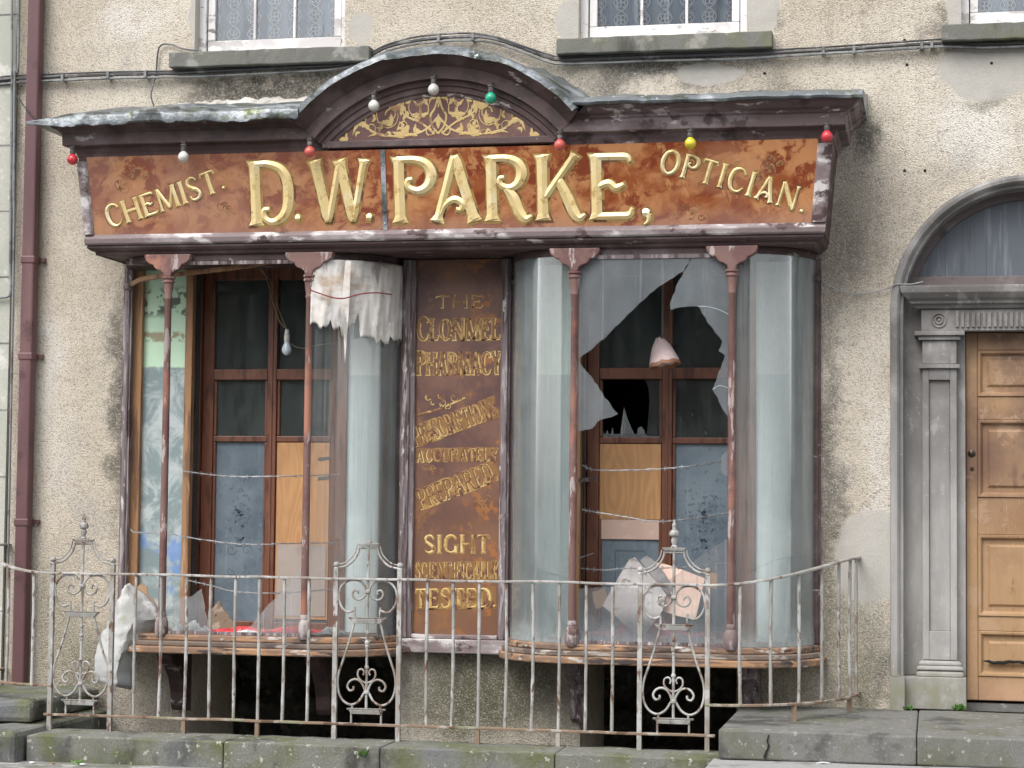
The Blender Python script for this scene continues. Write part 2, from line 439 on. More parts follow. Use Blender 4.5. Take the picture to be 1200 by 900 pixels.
def sign_glass():
    """mottled tortoiseshell painting behind glass"""
    n = NT('tortoiseshell_sign_paint')
    v = n.mapping((1, 1, 1), rot=(0, math.radians(24), 0))
    v2 = n.n('ShaderNodeMapping', {'Vector': v, 'Scale': (1, 1, 1.7)}).outputs[0]
    a = n.noise(2.6, 6, .66, v2, .35)
    b = n.noise(5.0, 6, .66, n.n('ShaderNodeMapping', {'Vector': v, 'Scale': (1, 1, 1.5), 'Location': (3, 1, 2)}).outputs[0], .3)
    col = n.mix(n.step(a, .38, .58), (.25, .066, .018), (.45, .205, .085))
    col = n.mix(n.math('MULTIPLY', n.step(b, .49, .565), .92), col, (.175, .028, .008))
    col = n.mix(n.math('MULTIPLY', n.step(n.noise(6.5, 6, .7, n.n('ShaderNodeMapping', {'Vector': v, 'Scale': (1.6, 1, .8)}).outputs[0]), .55, .63), .7), col, (.50, .25, .10))
    col = n.mix(n.math('MULTIPLY', n.step(n.noise(1.6, 4, .6), .52, .66), .35), col, (.42, .22, .12))
    # bloom on the left-hand half and along the foot
    sep = n.n('ShaderNodeSeparateXYZ', {0: n.obj})
    hz = n.math('MULTIPLY', n.step(sep.outputs[0], -2.7, -4.4), .38)
    ft = n.math('MULTIPLY', n.step(sep.outputs[2], 3.34, 3.16), .55)
    k = n.math('MULTIPLY', n.math('MAXIMUM', hz, ft), n.step(n.noise(2.6, 4), .2, .6))
    col = n.mix(k, col, (.33, .20, .165))
    n.principled(col, .32, 0, n.bump(n.noise(5, 3), .06, .01), **{'Coat Weight': .35, 'Coat Roughness': .12})
    return n.m


SIGN = sign_glass()


def panel_paint():
    n = NT('maroon_panel_paint')
    a = n.noise(3.0, 6, .62)
    sep = n.n('ShaderNodeSeparateXYZ', {0: n.obj})
    col = n.mix(n.step(a, .35, .65), (.095, .048, .044), (.185, .095, .068))
    lowk = n.math('MULTIPLY', n.step(n.math('ADD', sep.outputs[2], n.math('MULTIPLY', n.noise(2.3, 5, .65), 1.6)), 3.0, 1.7), .65)
    col = n.mix(lowk, col, (.20, .095, .045))
    w = n.math('MULTIPLY', n.step(n.noise(9, 6, .7), .54, .60), n.step(sep.outputs[0], -2.86, -2.60))
    col = n.mix(n.math('MULTIPLY', n.step(n.noise(4.5, 6, .7), .54, .64), .6), col, (.27, .125, .045))
    col = n.mix(n.math('MULTIPLY', w, .7), col, (.36, .13, .03))
    n.principled(col, .4, 0, n.bump(n.noise(6, 4), .1, .01), **{'Coat Weight': .25, 'Coat Roughness': .2})
    return n.m


PANEL = panel_paint()
PEDM = M('brown_tympanum_paint', (.115, .05, .045), .55, [((.08, .032, .03), 4, .5, .7), ((.20, .10, .07), 2, .58, .8)], (30, .2, .003))


def ply(name, zcut=None):
    n = NT(name)
    f_ = n.noise(2.2, 2, .4, n.mapping((2.4, 1, .45)))
    w = n.math('MULTIPLY_ADD', n.math('SINE', n.math('MULTIPLY', f_, 95)), .5, .5)
    fine_ = n.noise(40, 3, .6, n.mapping((3, 1, .08)))
    v = n.mapping((1, 1, .2))
    col = n.mix(n.math('MULTIPLY', w, .75), (.52, .275, .115), (.385, .175, .062))
    col = n.mix(n.math('MULTIPLY', fine_, .5), col, (.56, .34, .155))
    col = n.mix(n.math('MULTIPLY', n.step(n.noise(2.5, 4, .6), .4, .7), .5), col, (.36, .19, .085))
    vo = n.n('ShaderNodeTexVoronoi', {'Vector': n.mapping((4.2, 0, 3.4), (.3, 0, .2)), 'Scale': 1.0}, feature='F1').outputs['Distance']
    col = n.mix(n.math('MULTIPLY', n.step(vo, .11, .05), .8), col, (.16, .06, .025))
    n.principled(col, .65, 0, n.bump(w, .08, .003))
    return n.m


PLY = ply('plywood_face')
DOORW = None


def door_paint():
    n = NT('faded_ochre_door')
    v = n.mapping((9, 9, .8))
    col = n.mix(n.noise(2.5, 5, .6, v), (.30, .18, .092), (.42, .265, .14))
    sep = n.n('ShaderNodeSeparateXYZ', {0: n.obj})
    col = n.mix(n.math('MULTIPLY', n.step(n.noise(2.0, 4), .25, .6), n.step(sep.outputs[2], 1.4, 2.2)), col, (.125, .07, .055))  # shade at the door top painted in as a darker brown
    col = n.mix(n.math('MULTIPLY', n.step(sep.outputs[2], .66, .55), .5), col, (.52, .32, .21))
    col = n.mix(n.math('MULTIPLY', n.step(n.noise(1.6, 5, .65), .46, .66), .6), col, (.20, .10, .055))
    col = n.mix(n.math('MULTIPLY', n.step(n.noise(13, 5, .65, v), .62, .72), .6), col, (.56, .38, .22))
    dx_ = n.n('ShaderNodeVectorMath', {0: n.obj, 1: (.22, .2, 1.9)}, operation='DISTANCE').outputs['Value']
    col = n.mix(n.math('MULTIPLY', n.step(n.math('ADD', dx_, n.math('MULTIPLY', n.noise(6, 4), .2)), .42, .18), .6), col, (.12, .06, .04))
    col = n.mix(n.math('MULTIPLY', n.step(n.noise(3.2, 7, .72), .53, .60), .5), col, (.44, .30, .19))
    col = n.mix(n.math('MULTIPLY', n.step(n.noise(16, 6, .7, n.mapping((1, 1, .4))), .60, .66), .55), col, (.13, .07, .045))
    n.principled(col, n.step(n.noise(4, 4), .3, .7, .4, .75), 0, n.bump(n.noise(14, 6, .65, v), .3, .004))
    return n.m


DOORW = door_paint()
FROST = None


def frosted():
    """blue-grey etched glass with a clear leaf pattern"""
    n = NT('etched_blue_grey_glass')
    col = n.mix(n.step(n.noise(2.2, 5, .65), .3, .7), (.095, .128, .158), (.18, .225, .26))  # lighter blobs are reflections painted into the pane colour
    col = n.mix(n.math('MULTIPLY', n.step(n.noise(1.0, 4, .6, n.mapping((22, 22, 1.1))), .55, .7), .4), col, (.27, .31, .33))
    col = n.mix(n.math('MULTIPLY', n.step(n.noise(40, 4, .7), .60, .70), .5), col, (.30, .33, .34))
    n.principled(col, n.step(n.noise(7, 4), .3, .7, .15, .5), 0, n.bump(n.noise(4, 2), .05, .02))
    return n.m


FROST = frosted()
ETCH = M('etched_dark_ornament', (.098, .128, .153), .3, (), None)
DIMGLASS = None


def dimglass():
    n = NT('grimy_inner_pane')
    tr = n.n('ShaderNodeBsdfTransparent', {'Color': (.45, .5, .5, 1)})
    gl = n.n('ShaderNodeBsdfGlossy', {'Roughness': .03})
    fr = n.n('ShaderNodeFresnel', {'IOR': 1.6})
    a = n.n('ShaderNodeMixShader', {0: fr.outputs[0], 1: tr.outputs[0], 2: gl.outputs[0]})
    df = n.n('ShaderNodeBsdfDiffuse', {'Color': (.12, .145, .138, 1)})
    k = n.step(n.noise(5, 6, .65, n.mapping((3, 3, 1))), .3, .72, .20, .50)
    b = n.n('ShaderNodeMixShader', {0: k, 1: a.outputs[0], 2: df.outputs[0]})
    return n.surf(b.outputs[0])


DIMGLASS = dimglass()
DUSTG = glassy('dusty_front_glass', (.24, .46), (.36, .395, .42), (3, 2, 1.0), grad=.78)
CURVEG = glassy('streaked_curved_glass', (.08, .20), (.56, .62, .62), (10, 10, .4), lo=.34, hi=.7, grad=.78, gloss=1.9, runs=.12)
LOWG = glassy('dusty_low_glass', (.10, .20), (.40, .43, .45), (3, 2, 1.0), grad=.80)
CLEARG = glassy('cleaner_curved_glass', (.05, .14), (.56, .62, .62), (10, 10, .4), lo=.34, hi=.7, gloss=1.9, runs=.12)
SHARDG = glassy('shard_glass', (.18, .30), (.6, .63, .64), (3, 3, 3))
GLASSEDGE = M('glass_broken_edge', (.62, .70, .70), .25, (), None)
UPG = glassy('upper_window_glass', (.0, .05), (.5, .56, .6), (4, 4, 1))
CURT = M('blue_grey_net', (.22, .28, .355), .9, [((.33, .40, .47), 1.5, .45, .65, (6, 6, .5)), ((.09, .125, .175), 2.2, .55, .72, (4, 4, .6))], None)
LACE = M('white_lace_thread', (.70, .73, .75), .9, (), None)
CLOTH = M('dirty_white_rag', (.58, .555, .52), .95, [((.40, .32, .25), 3.2, .58, .78, (1, 1, 2)), ((.58, .56, .535), 6, .5, .7), ((.30, .28, .26), 4, .56, .7, (3, 3, .6))], (25, .3, .006))
REDCLOTH = M('red_cloth', (.62, .05, .055), .9, [((.40, .025, .03), 6, .5, .7), ((.70, .25, .25), 8, .62, .75)], (20, .3, .01))
PAPER = M('crumpled_white_paper', (.66, .68, .68), .9, [((.48, .52, .54), 6, .5, .7)], (25, .4, .01))
GREYB = M('grey_torn_board', (.31, .285, .28), .9, [((.46, .44, .43), 3, .5, .75), ((.20, .18, .165), 13, .62, .70), ((.26, .25, .245), 5, .6, .75)], (40, .3, .004))
GREYD = M('dark_slate_board', (.15, .145, .15), .85, [((.22, .21, .21), 4, .5, .7)], (40, .3, .004))
PINKB = M('pinkish_cardboard', (.62, .44, .36), .9, [((.70, .55, .46), 4, .5, .7)], None)
BROWNB = M('brown_cardboard', (.27, .17, .095), .9, [((.27, .16, .09), 5, .5, .7)], None)
SHEETM = M('pale_peeling_sheet', (.52, .52, .515), .85, [((.33, .33, .315), 3.2, .44, .66), ((.27, .285, .19), 4, .60, .76), ((.14, .13, .115), 9, .70, .76, (1.8, 1, .6), 7), ((.56, .56, .55), 6, .6, .75)], (20, .4, .01))
WIREM = M('galvanised_wire', (.34, .345, .35), .5, (), None, metal=.5)
BULBG = M('clear_lamp_glass', (.55, .62, .68), .08, (), None)
BULBW = M('white_lamp_glass', (.62, .60, .55), .22, [((.48, .46, .41), 20, .5, .7)], None)
BULBR = M('red_lamp_glass', (.58, .05, .065), .25, [((.42, .03, .04), 25, .5, .7)], None)
BULBS = M('salmon_lamp_glass', (.55, .11, .09), .3, [((.45, .08, .07), 25, .5, .7)], None)
BULBY = M('yellow_lamp_glass', (.72, .60, .05), .2, [((.55, .44, .03), 25, .5, .7)], None)
BULBGN = M('green_lamp_glass', (.03, .36, .22), .25, [((.02, .25, .15), 25, .5, .7)], None)
SOCKET = M('grey_lamp_socket', (.07, .06, .06), .6, [((.16, .14, .14), 30, .5, .65)], None)
PINKSH = M('pale_pink_shade', (.74, .60, .58), .5, [((.66, .50, .48), 7, .5, .7)], None)
SHRIM = M('brown_shade_rim', (.32, .15, .08), .5, (), None)
BRASS = M('dark_door_lock', (.05, .035, .025), .4, (), None, metal=.5)
WEED = M('weed_green', (.085, .19, .035), .6, (), None)
BOARDG = M('slate_grey_boards', (.095, .108, .128), .5, [((.15, .165, .19), 3, .5, .7, (7, 7, .5)), ((.055, .06, .07), 2, .55, .75, (9, 9, .4))], (30, .3, .003))
FANM = M('dull_purple_paint', (.125, .10, .098), .7, [((.20, .175, .17), 4, .5, .75), ((.075, .05, .05), 6, .6, .75)], (40, .3, .004))
TWIG = M('dull_tape', (.10, .095, .09), .7, (), None)

# ------------------------------------------------------------------ main levels (metres)
GZ = .155            # pavement
ST = .455            # doorstep top, foot of the wall
Z0, Z1 = .812, 3.075  # bay floor / bay head
YB = -.445           # front of the bays
LB = (-4.908, -4.482, -3.601, -3.153)   # left bay: wall end, colonnette, colonnette, wall end
RB = (-2.457, -2.014, -1.111, -.666)
YS = .20             # plane of the timber screens behind the bays
DCX, DR, DSZ = .54, .767, 2.74           # doorway arch: centre x, radius, springing

# ------------------------------------------------------------------ setting: ground
g = MB(); g.box(-60, 60, -3.2, -1.325, GZ - .4, GZ)
tag(g.build('pavement', PAVE), kind='structure')
g = MB(); g.box(-60, 60, -12.4 - 1.2, -3.2, GZ - .6, GZ - .12)
tag(g.build('road', ROADM), kind='structure')
g = MB(); g.box(-60, 60, -3.32, -3.2, GZ - .5, GZ - .005)
tag(g.build('pavement_kerb', KERB, bevel=.015), kind='structure')
g = MB(); g.face([(-300, -300, GZ - .5), (300, -300, GZ - .5), (300, 300, GZ - .5), (-300, 300, GZ - .5)])
tag(g.build('ground', PAVE), kind='structure')
g = MB(); g.box(-60, 60, -18, -13.6, GZ - .4, GZ)
tag(g.build('far_pavement', PAVE), kind='structure')
g = MB()
g.box(-5.0, -.5, -.96, -.01, GZ - .36, GZ - .3)
tag(g.build('basement_area_floor', M('area_rubble', (.07, .07, .06), .95, [((.15, .15, .13), 9, .52, .68)], (12, .8, .03))), kind='structure')

# ------------------------------------------------------------------ house
house = thing('house', 'roughcast grey-beige house front with sash windows, stained and patched, behind the old shopfront', 'house', (0, 0, ST))
WINX = [(-4.52, -3.545), (-2.085, -1.075), (.165, 1.175)]
WZ0, WZ1 = 4.387, 5.95
XL, XR, ZL, ZH = -5.70, 4.2, -.3, 7.0
openings = [(LB[0], LB[3], Z0, Z1), (RB[0], RB[3], Z0, Z1), (-4.50, -3.15, -.25, .68), (-2.04, -1.12, -.25, .68)]
openings += [(a, b, WZ0, WZ1) for a, b in WINX]
door_open = (DCX - DR, DCX + DR, ST - .02, DSZ + DR)
hol = openings + [door_open]
xs = sorted({XL, XR, *[v for o in hol for v in o[:2]]})
zs = sorted({ZL, ZH, *[v for o in hol for v in o[2:]], DSZ})
w = MB()
for i in range(len(xs) - 1):
    for j in range(len(zs) - 1):
        cx, cz = (xs[i] + xs[i + 1]) / 2, (zs[j] + zs[j + 1]) / 2
        if any(o[0] < cx < o[1] and o[2] < cz < o[3] for o in hol): continue
        w.face([(xs[i], 0, zs[j]), (xs[i + 1], 0, zs[j]), (xs[i + 1], 0, zs[j + 1]), (xs[i], 0, zs[j + 1])])
# reveals
for o in openings:
    d = .32 if o[2] > .5 else .9
    if o[2] > 4: d = .13
    a, b, c, e = o
    w.face([(a, 0, c), (a, d, c), (a, d, e), (a, 0, e)])
    w.face([(b, 0, c), (b, 0, e), (b, d, e), (b, d, c)])
    w.face([(a, 0, e), (a, d, e), (b, d, e), (b, 0, e)])
    w.face([(a, 0, c), (b, 0, c), (b, d, c), (a, d, c)])
NA = 40
arc = [(DCX - DR * math.cos(PI * k / NA), DSZ + DR * math.sin(PI * k / NA)) for k in range(NA + 1)]
for k in range(NA):
    (xa, za), (xb, zb) = arc[k], arc[k + 1]
    top = DSZ + DR
    w.face([(xa, 0, za), (xb, 0, zb), (xb, 0, top), (xa, 0, top)] if k not in (-1,) else [])
    w.face([(xa, 0, za), (xa, .3, za), (xb, .3, zb), (xb, 0, zb)])
for x in (DCX - DR, DCX + DR):
    w.face([(x, 0, ST - .02), (x, .3, ST - .02), (x, .3, DSZ), (x, 0, DSZ)])
# gable ends, roof edge and back so the house is a body
w.face([(XR, 0, ZL), (XR, 8, ZL), (XR, 8, ZH), (XR, 0, ZH)])
w.face([(XL, 8, ZL), (XR, 8, ZL), (XR, 8, ZH), (XL, 8, ZH)])
w.face([(XL, 0, ZH), (XR, 0, ZH), (XR, 8, ZH), (XL, 8, ZH)])
bmesh.ops.remove_doubles(w.bm, verts=w.bm.verts, dist=1e-5)
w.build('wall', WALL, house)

# small holes / fixing dots in the wall
for px, py in ((1063, 76), (896, 86), (1060, 47), (1162, 74), (1060, 200), (1084, 200), (830, 60)):
    p = at(px, py, 0)
    w = MB()
    w.lathe((p.x, -.001, p.z), [(.001, .0), (.009, .001), (.008, .003), (.001, .004)], 8, 'Y')
    w.build('drill_hole', BLACK, house)

# windows of the upper floor
for i, (a, b) in enumerate(WINX):
    fr = MB()
    y0, y1 = .075, .125
    fr.box(a, a + .045, y0, y1, WZ0, WZ1); fr.box(b - .045, b, y0, y1, WZ0, WZ1)
    fr.box(a + .045, b - .045, y0, y1, WZ0, WZ0 + .02)
    fr.box(a + .045, b - .045, y0, y1, WZ1 - .05, WZ1)
    # sash
    sa, sb = a + .052, b - .052
    y2, y3 = .095, .135
    fr.box(sa, sb, y2, y3, WZ0 + .022, WZ0 + .105)
    fr.box(sa, sa + .045, y2, y3, WZ0 + .107, WZ1 - .052); fr.box(sb - .045, sb, y2, y3, WZ0 + .107, WZ1 - .052)
    zm = (WZ0 + WZ1) / 2
    fr.box(sa + .046, sb - .046, y2, y3, zm - .025, zm + .025)
    W3 = (sb - sa - .09) / 3
    for k in (1, 2):
        xm = sa + .045 + W3 * k
        fr.box(xm - .008, xm + .008, y2 + .004, y3, WZ0 + .107, zm - .026)
        fr.box(xm - .008, xm + .008, y2 + .004, y3, zm + .026, WZ1 - .052)
    win = fr.build('window', WHITEP, house, bevel=.003)
    q = MB(); q.box(sa + .03, sb - .03, .118, .122, WZ0 + .08, WZ1 - .06)
    q.build('pane', UPG, win)
    q = MB()
    nn = 60
    pts = [(a + .02 + (b - a - .04) * k / nn, .19 + .010 * math.sin(k * .9) + .006 * math.sin(k * .37 + i), 0) for k in range(nn + 1)]
    q.rings([[(p[0], p[1], WZ0 + .01), (p[0], p[1], WZ1)] for p in pts], loop=False)
    cu = q.build('net_curtain', CURT, win, smooth=60)
    # lace motifs: a diamond holding four loops, in rows
    q = MB()
    cw, ch = .114, .105
    def ring2(cx, cz, pts2, r):
        q.tube([(cx + u, .172, cz + v) for u, v in pts2], r, 4, closed=True)
    row = 0
    z = WZ0 + .055
    cols = int((b - a) / (cw * 1.18))
    while z < WZ1 - .9:
        for c in range(cols + 1):
            cx = a + .06 + c * cw * 1.18 + (i * .037)
            if cx > b - .06: continue
            ring2(cx, z, [(.043 * math.cos(t) * (1 - .12 * abs(math.sin(2 * t))), .053 * math.sin(t) * (1 - .12 * abs(math.sin(2 * t)))) for t in [2 * PI * k / 16 for k in range(16)]], .0028)
            for sx, sy in ((1, 1), (-1, 1), (1, -1), (-1, -1)):
                ring2(cx + sx * .0125, z + sy * .0140, [(.0135 * math.cos(t), .015 * math.sin(t)) for t in [2 * PI * k / 10 for k in range(10)]], .0027)
        z += .106
    q.build('lace_pattern', LACE, cu, smooth=60)
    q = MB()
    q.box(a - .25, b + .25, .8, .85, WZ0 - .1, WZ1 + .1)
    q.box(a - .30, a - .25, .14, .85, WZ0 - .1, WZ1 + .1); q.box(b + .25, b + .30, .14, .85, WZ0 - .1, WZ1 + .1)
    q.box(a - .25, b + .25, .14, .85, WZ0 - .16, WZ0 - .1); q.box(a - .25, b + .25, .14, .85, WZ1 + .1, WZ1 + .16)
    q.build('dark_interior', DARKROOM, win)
    # sill stone
    q = MB()
    sx0, sx1 = ((-4.652, -3.36), (-2.202, -.918), (.054, 1.33))[i]
    q.box(sx0, sx1, -.10, .095, 4.291, 4.385)
    bmesh.ops.subdivide_edges(q.bm, edges=[e for e in q.bm.edges if abs(e.verts[0].co.x - e.verts[1].co.x) > .5], cuts=24)
    for v in q.bm.verts: v.co += Vector((0, random.uniform(-.003, .003), random.uniform(-.0025, .0025)))
    q.build('sill', SILL, win, bevel=.006)

# ------------------------------------------------------------------ doorway (surround and door belong to the house)
s = MB()
# flat reveal set back behind the roll moulding, the pilasters stand on it
s.box(DCX - DR, DCX - .355, .14, .30, .64, 2.90)
s.box(DCX + .355, DCX + DR, .14, .30, .64, 2.90)
s.box(DCX - DR, DCX - .355, .045, .30, ST, .64)
s.box(DCX + .355, DCX + DR, .045, .30, ST, .64)
sur = s.build('door_surround', STONE, house, bevel=.006)
for sg in (-1, 1):
    p = MB()
    xa, xb = sorted((DCX + sg * .60, DCX + sg * .405))
    # shaft with a sunk panel: four margins and a recessed field
    za, zb = .735, 2.41
    p.box(xa, xa + .038, .08, .14, za, zb); p.box(xb - .038, xb, .08, .14, za, zb)
    p.box(xa + .038, xb - .038, .08, .14, za, .90); p.box(xa + .038, xb - .038, .08, .14, 2.345, zb)
    p.box(xa + .038, xb - .038, .10, .14, .90, 2.345)
    # base mouldings: two chamfered courses
    for e, y, z0, z1 in ((.035, .052, .642, .675), (.033, .055, .678, .705), (.022, .066, .705, .732)):
        p.rings([[(xa - e, y, z0), (xb + e, y, z0), (xb + e, .14, z0), (xa - e, .14, z0)],
                 [(xa - e, y, z1 - .012), (xb + e, y, z1 - .012), (xb + e, .14, z1 - .012), (xa - e, .14, z1 - .012)],
                 [(xa - e + .018, y + .018, z1), (xb + e - .018, y + .018, z1), (xb + e - .018, .14, z1), (xa - e + .018, .14, z1)]])
    # necking band, frieze block, capital
    p.box(xa - .018, xb + .018, .062, .14, 2.412, 2.436)
    p.box(xa, xb, .08, .14, 2.438, 2.575)
    p.box(xa - .022, xb + .022, .062, .14, 2.577, 2.600)
    p.box(xa - .045, xb + .045, .045, .14, 2.602, 2.628)
    pil = p.build('pilaster', STONE, sur, bevel=.004)
# entablature: block with paterae and flutes, moulded cornice
e = MB()
e.box(DCX - .605, DCX + .605, .07, .19, 2.63, 2.752)
for sg in (-1, 1):
    cxp = DCX + sg * .505
    for R0, R1, y in ((.034, .046, .060), (.016, .026, .058)):
        e.rings([[(cxp + r * math.cos(t), yy, 2.692 + r * math.sin(t)) for r, yy in ((R0, .072), (R0 + .003, y), (R1 - .003, y), (R1, .072))] for t in [2 * PI * k / 24 for k in range(24)]], closed=True)
    e.lathe((cxp, .070, 2.692), [(.009, 0), (.007, .008), (.001, .011)], 12, 'Y')
x = DCX - .41
while x < DCX + .42:
    e.box(x, x + .017, .058, .07, 2.65, 2.735)
    x += .0305
ent = e.build('entablature', STONE, sur, bevel=.003)
e = MB()
prof = [(.075, 2.754), (.055, 2.760), (.045, 2.778), (.025, 2.785), (.02, 2.80), (.0, 2.815), (-.025, 2.845), (-.03, 2.875), (-.03, 2.885), (.20, 2.90), (.20, 2.754)]
e.rings([[(DCX - .62 + (y - .075), y, z) for y, z in prof], [(DCX + .62 - (y - .075), y, z) for y, z in prof]])
e.build('door_cornice', STONE, sur, bevel=.002)
# timber transom above the cornice and the boarded lunette
e = MB(); e.box(DCX - .72, DCX + .72, .13, .20, 2.895, 2.952)
e.build('transom', FANM, sur, bevel=.004)
e = MB()
nb = 6
for k in range(nb):
    x0, x1 = DCX - .70 + 1.4 * k / nb, DCX - .70 + 1.4 * (k + 1) / nb - .0015
    xs_ = [x0 + (x1 - x0) * j / 8 for j in range(9)]
    zt = [max(2.96, DSZ + math.sqrt(max(.001, .70 ** 2 - (min(.699, abs(x - DCX))) ** 2))) for x in xs_]
    dy = random.uniform(0, .004)
    e.prism([(x0, .18 + dy, 2.954), (x1, .18 + dy, 2.954), *[(x, .18 + dy, z) for x, z in list(zip(xs_, zt))[::-1]]], (0, .03, 0))
e.build('lunette_boarding', BOARDG, sur)
e = MB()
rg = []
for k in range(NA + 1):
    t = PI * k / NA
    if DSZ + .70 * math.sin(t) < 2.95: continue
    rg.append([(DCX - r * math.cos(t), y, DSZ + r * math.sin(t)) for r, y in ((.765, .13), (.715, .13), (.70, .15), (.66, .15), (.655, .215), (.765, .215))])
e.rings(rg)
e.build('arch_frame', FANM, sur, smooth=30)
# roll moulding round the opening
e = MB()
sec = [(.0, -.004), (-.028, -.012), (-.05, .0), (-.055, .02), (-.06, .03), (-.075, .032), (-.08, .06), (-.08, .31), (.0, .31)]  # (radial offset towards opening, y)
sec = [(.014, .0), (.010, -.014), (-.006, -.024), (-.024, -.022), (-.038, -.008), (-.042, .012), (-.058, .016), (-.064, .05), (-.064, .135), (.0, .135)]
rg = [[(DCX - DR - o, y, .645) for o, y in sec]]
rg += [[(DCX - (DR + o) * math.cos(PI * k / NA), y, DSZ + (DR + o) * math.sin(PI * k / NA)) for o, y in sec] for k in range(NA + 1)]
rg += [[(DCX + DR + o, y, .645) for o, y in sec]]
e.rings(rg)
for sg in (-1, 1):
    xa, xb = sorted((DCX + sg * (DR + .018), DCX + sg * (DR - .066)))
    e.box(xa, xb, -.028, .135, ST - .01, .643)
e.build('roll_moulding', STONE, sur, smooth=35)
# the door
d = MB()
dx0, dx1, dy = DCX - .352, DCX + .352, .215
d.box(dx0, dx1, dy, dy + .045, .50, 2.63)
pz = [(.64, .90), (.985, 1.455), (1.67, 2.12), (2.255, 2.525)]
edges = [.502] + [v for p_ in pz for v in p_] + [2.628]
d.box(dx0, dx0 + .065, dy - .022, dy, .502, 2.628); d.box(dx1 - .065, dx1, dy - .022, dy, .502, 2.628)
for k in range(0, len(edges), 2):
    d.box(dx0 + .066, dx1 - .066, dy - .0215, dy, edges[k], edges[k + 1])
door = d.build('front_door', DOORW, house, bevel=.005)
for za, zb in pz:
    q = MB()
    xa, xb = dx0 + .065, dx1 - .065
    def rr_(m, y): return [(xa + m, y, za + m), (xb - m, y, za + m), (xb - m, y, zb - m), (xa + m, y, zb - m)]
    q.rings([rr_(.0, dy - .022), rr_(.004, dy - .030), rr_(.016, dy - .029), rr_(.024, dy - .018), rr_(.03, dy - .004), rr_(.056, dy - .004), rr_(.07, dy - .016)], caps=False)
    q.face(rr_(.07, dy - .016))
    q.build('door_panel', DOORW, door)
q = MB()
q.lathe((dx0 + .032, dy - .022, 1.925), [(.022, 0), (.022, .004), (.014, .008), (.008, .012), (.001, .013)], 14, 'Y')
q.build('door_lock', BRASS, door, smooth=40)
q = MB()
q.lathe((dx0 + .034, dy - .022, 1.835), [(.012, 0), (.012, .003), (.001, .004)], 12, 'Y')
q.build('keyhole', BRASS, door, smooth=40)
q = MB()   # split in the lower panel moulding
pts = [(at(1152 + k * 6, 776 + random.uniform(-1.5, 1.5), dy - .035)) for k in range(12)]
q.tube([(p.x, dy - .032, p.z) for p in pts], [.002] + [random.uniform(.006, .011) for _ in range(10)] + [.004], 6)
q.build('rotten_split', BLACK, door)
q = MB(); q.box(DCX - .36, DCX + .36, .21, .6, ST - .02, .486)
q.build('threshold', STEPM, sur, bevel=.006)
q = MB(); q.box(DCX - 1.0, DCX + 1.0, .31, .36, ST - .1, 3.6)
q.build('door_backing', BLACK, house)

# ------------------------------------------------------------------ dark room behind the screens, dark cellars below
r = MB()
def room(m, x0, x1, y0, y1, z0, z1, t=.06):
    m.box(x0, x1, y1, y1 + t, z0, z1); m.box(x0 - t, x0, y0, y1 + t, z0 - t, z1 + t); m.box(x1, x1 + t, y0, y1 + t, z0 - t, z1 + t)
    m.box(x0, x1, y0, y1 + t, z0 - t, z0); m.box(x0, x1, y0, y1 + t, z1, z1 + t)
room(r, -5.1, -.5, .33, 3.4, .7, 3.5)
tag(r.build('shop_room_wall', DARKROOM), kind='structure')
r = MB()
room(r, -4.7, -3.0, .9, 1.6, -.3, .74); room(r, -2.2, -1.0, .9, 1.6, -.3, .74)
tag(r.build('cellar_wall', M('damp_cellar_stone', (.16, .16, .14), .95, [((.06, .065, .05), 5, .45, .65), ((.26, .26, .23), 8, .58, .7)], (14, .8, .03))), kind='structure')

# ------------------------------------------------------------------ neighbour's wall at the left edge
nb_ = thing('neighbouring_house', 'pale smooth rendered house wall at far left edge beyond the maroon downpipe', 'house', (-7, 0, ST))
w = MB(); w.box(-11, -5.705, -.03, 7.5, -.3, 7.0)
w.build('wall', PLAIN, nb_)
w = MB()
zq = .9
while zq < 7:
    w.box(-11, -5.704, -.033, -.0302, zq, zq + .008); zq += .42
w.build('scored_joint', STONE, nb_)

# ------------------------------------------------------------------ downpipe and conduits
dp = thing('downpipe', 'square maroon downpipe running the full height of the wall at left', 'downpipe', (-5.6, -.06, ST))
w = MB(); w.box(-5.60, -5.515, -.105, -.025, ST, 6.8)
w.build('pipe', MAROON, dp, bevel=.012)
for py in (305, 418, 612):
    zc = at(30, py, -.06).z
    w = MB(); w.box(-5.606, -5.509, -.111, -.012, zc - .024, zc + .024)
    w.build('collar', MAROON, dp, bevel=.008)
    w = MB(); w.box(-5.503, -5.475, -.03, -.003, zc - .012, zc + .016)
    w.build('bracket', MAROON, dp, bevel=.003)

cd = thing('wall_conduit', 'thin grey conduit pipes hooked down the left edge beside the maroon downpipe', 'conduit', (-5.68, -.05, 3))
for pts_ in ([(14, -40), (14, 100), (12, 300), (13, 330), (12, 343), (8, 348), (-10, 349)], [(22, -30), (21, 80), (17, 96), (16, 300), (10, 620), (8, 780)]):
    w = MB()
    w.tube([at(px, py, -.055) for px, py in spline(pts_, 6)], .0085, 8)
    w.build('conduit_pipe', PIPEGREY, cd, smooth=60)

def cable(name, label, px, Y, r, cat='cable', group=None, m=CABLE, n=8, jit=.0):
    b = MB()
    P = spline([(*at(a, c, Y if not isinstance(Y, list) else Y[i]),) for i, (a, c) in enumerate(px)], n)
    b.tube([(p[0], p[1], p[2] + random.uniform(-jit, jit)) for p in P], r, 6)
    o = b.build(name, m, smooth=60)
    return tag(o, label, cat, group)

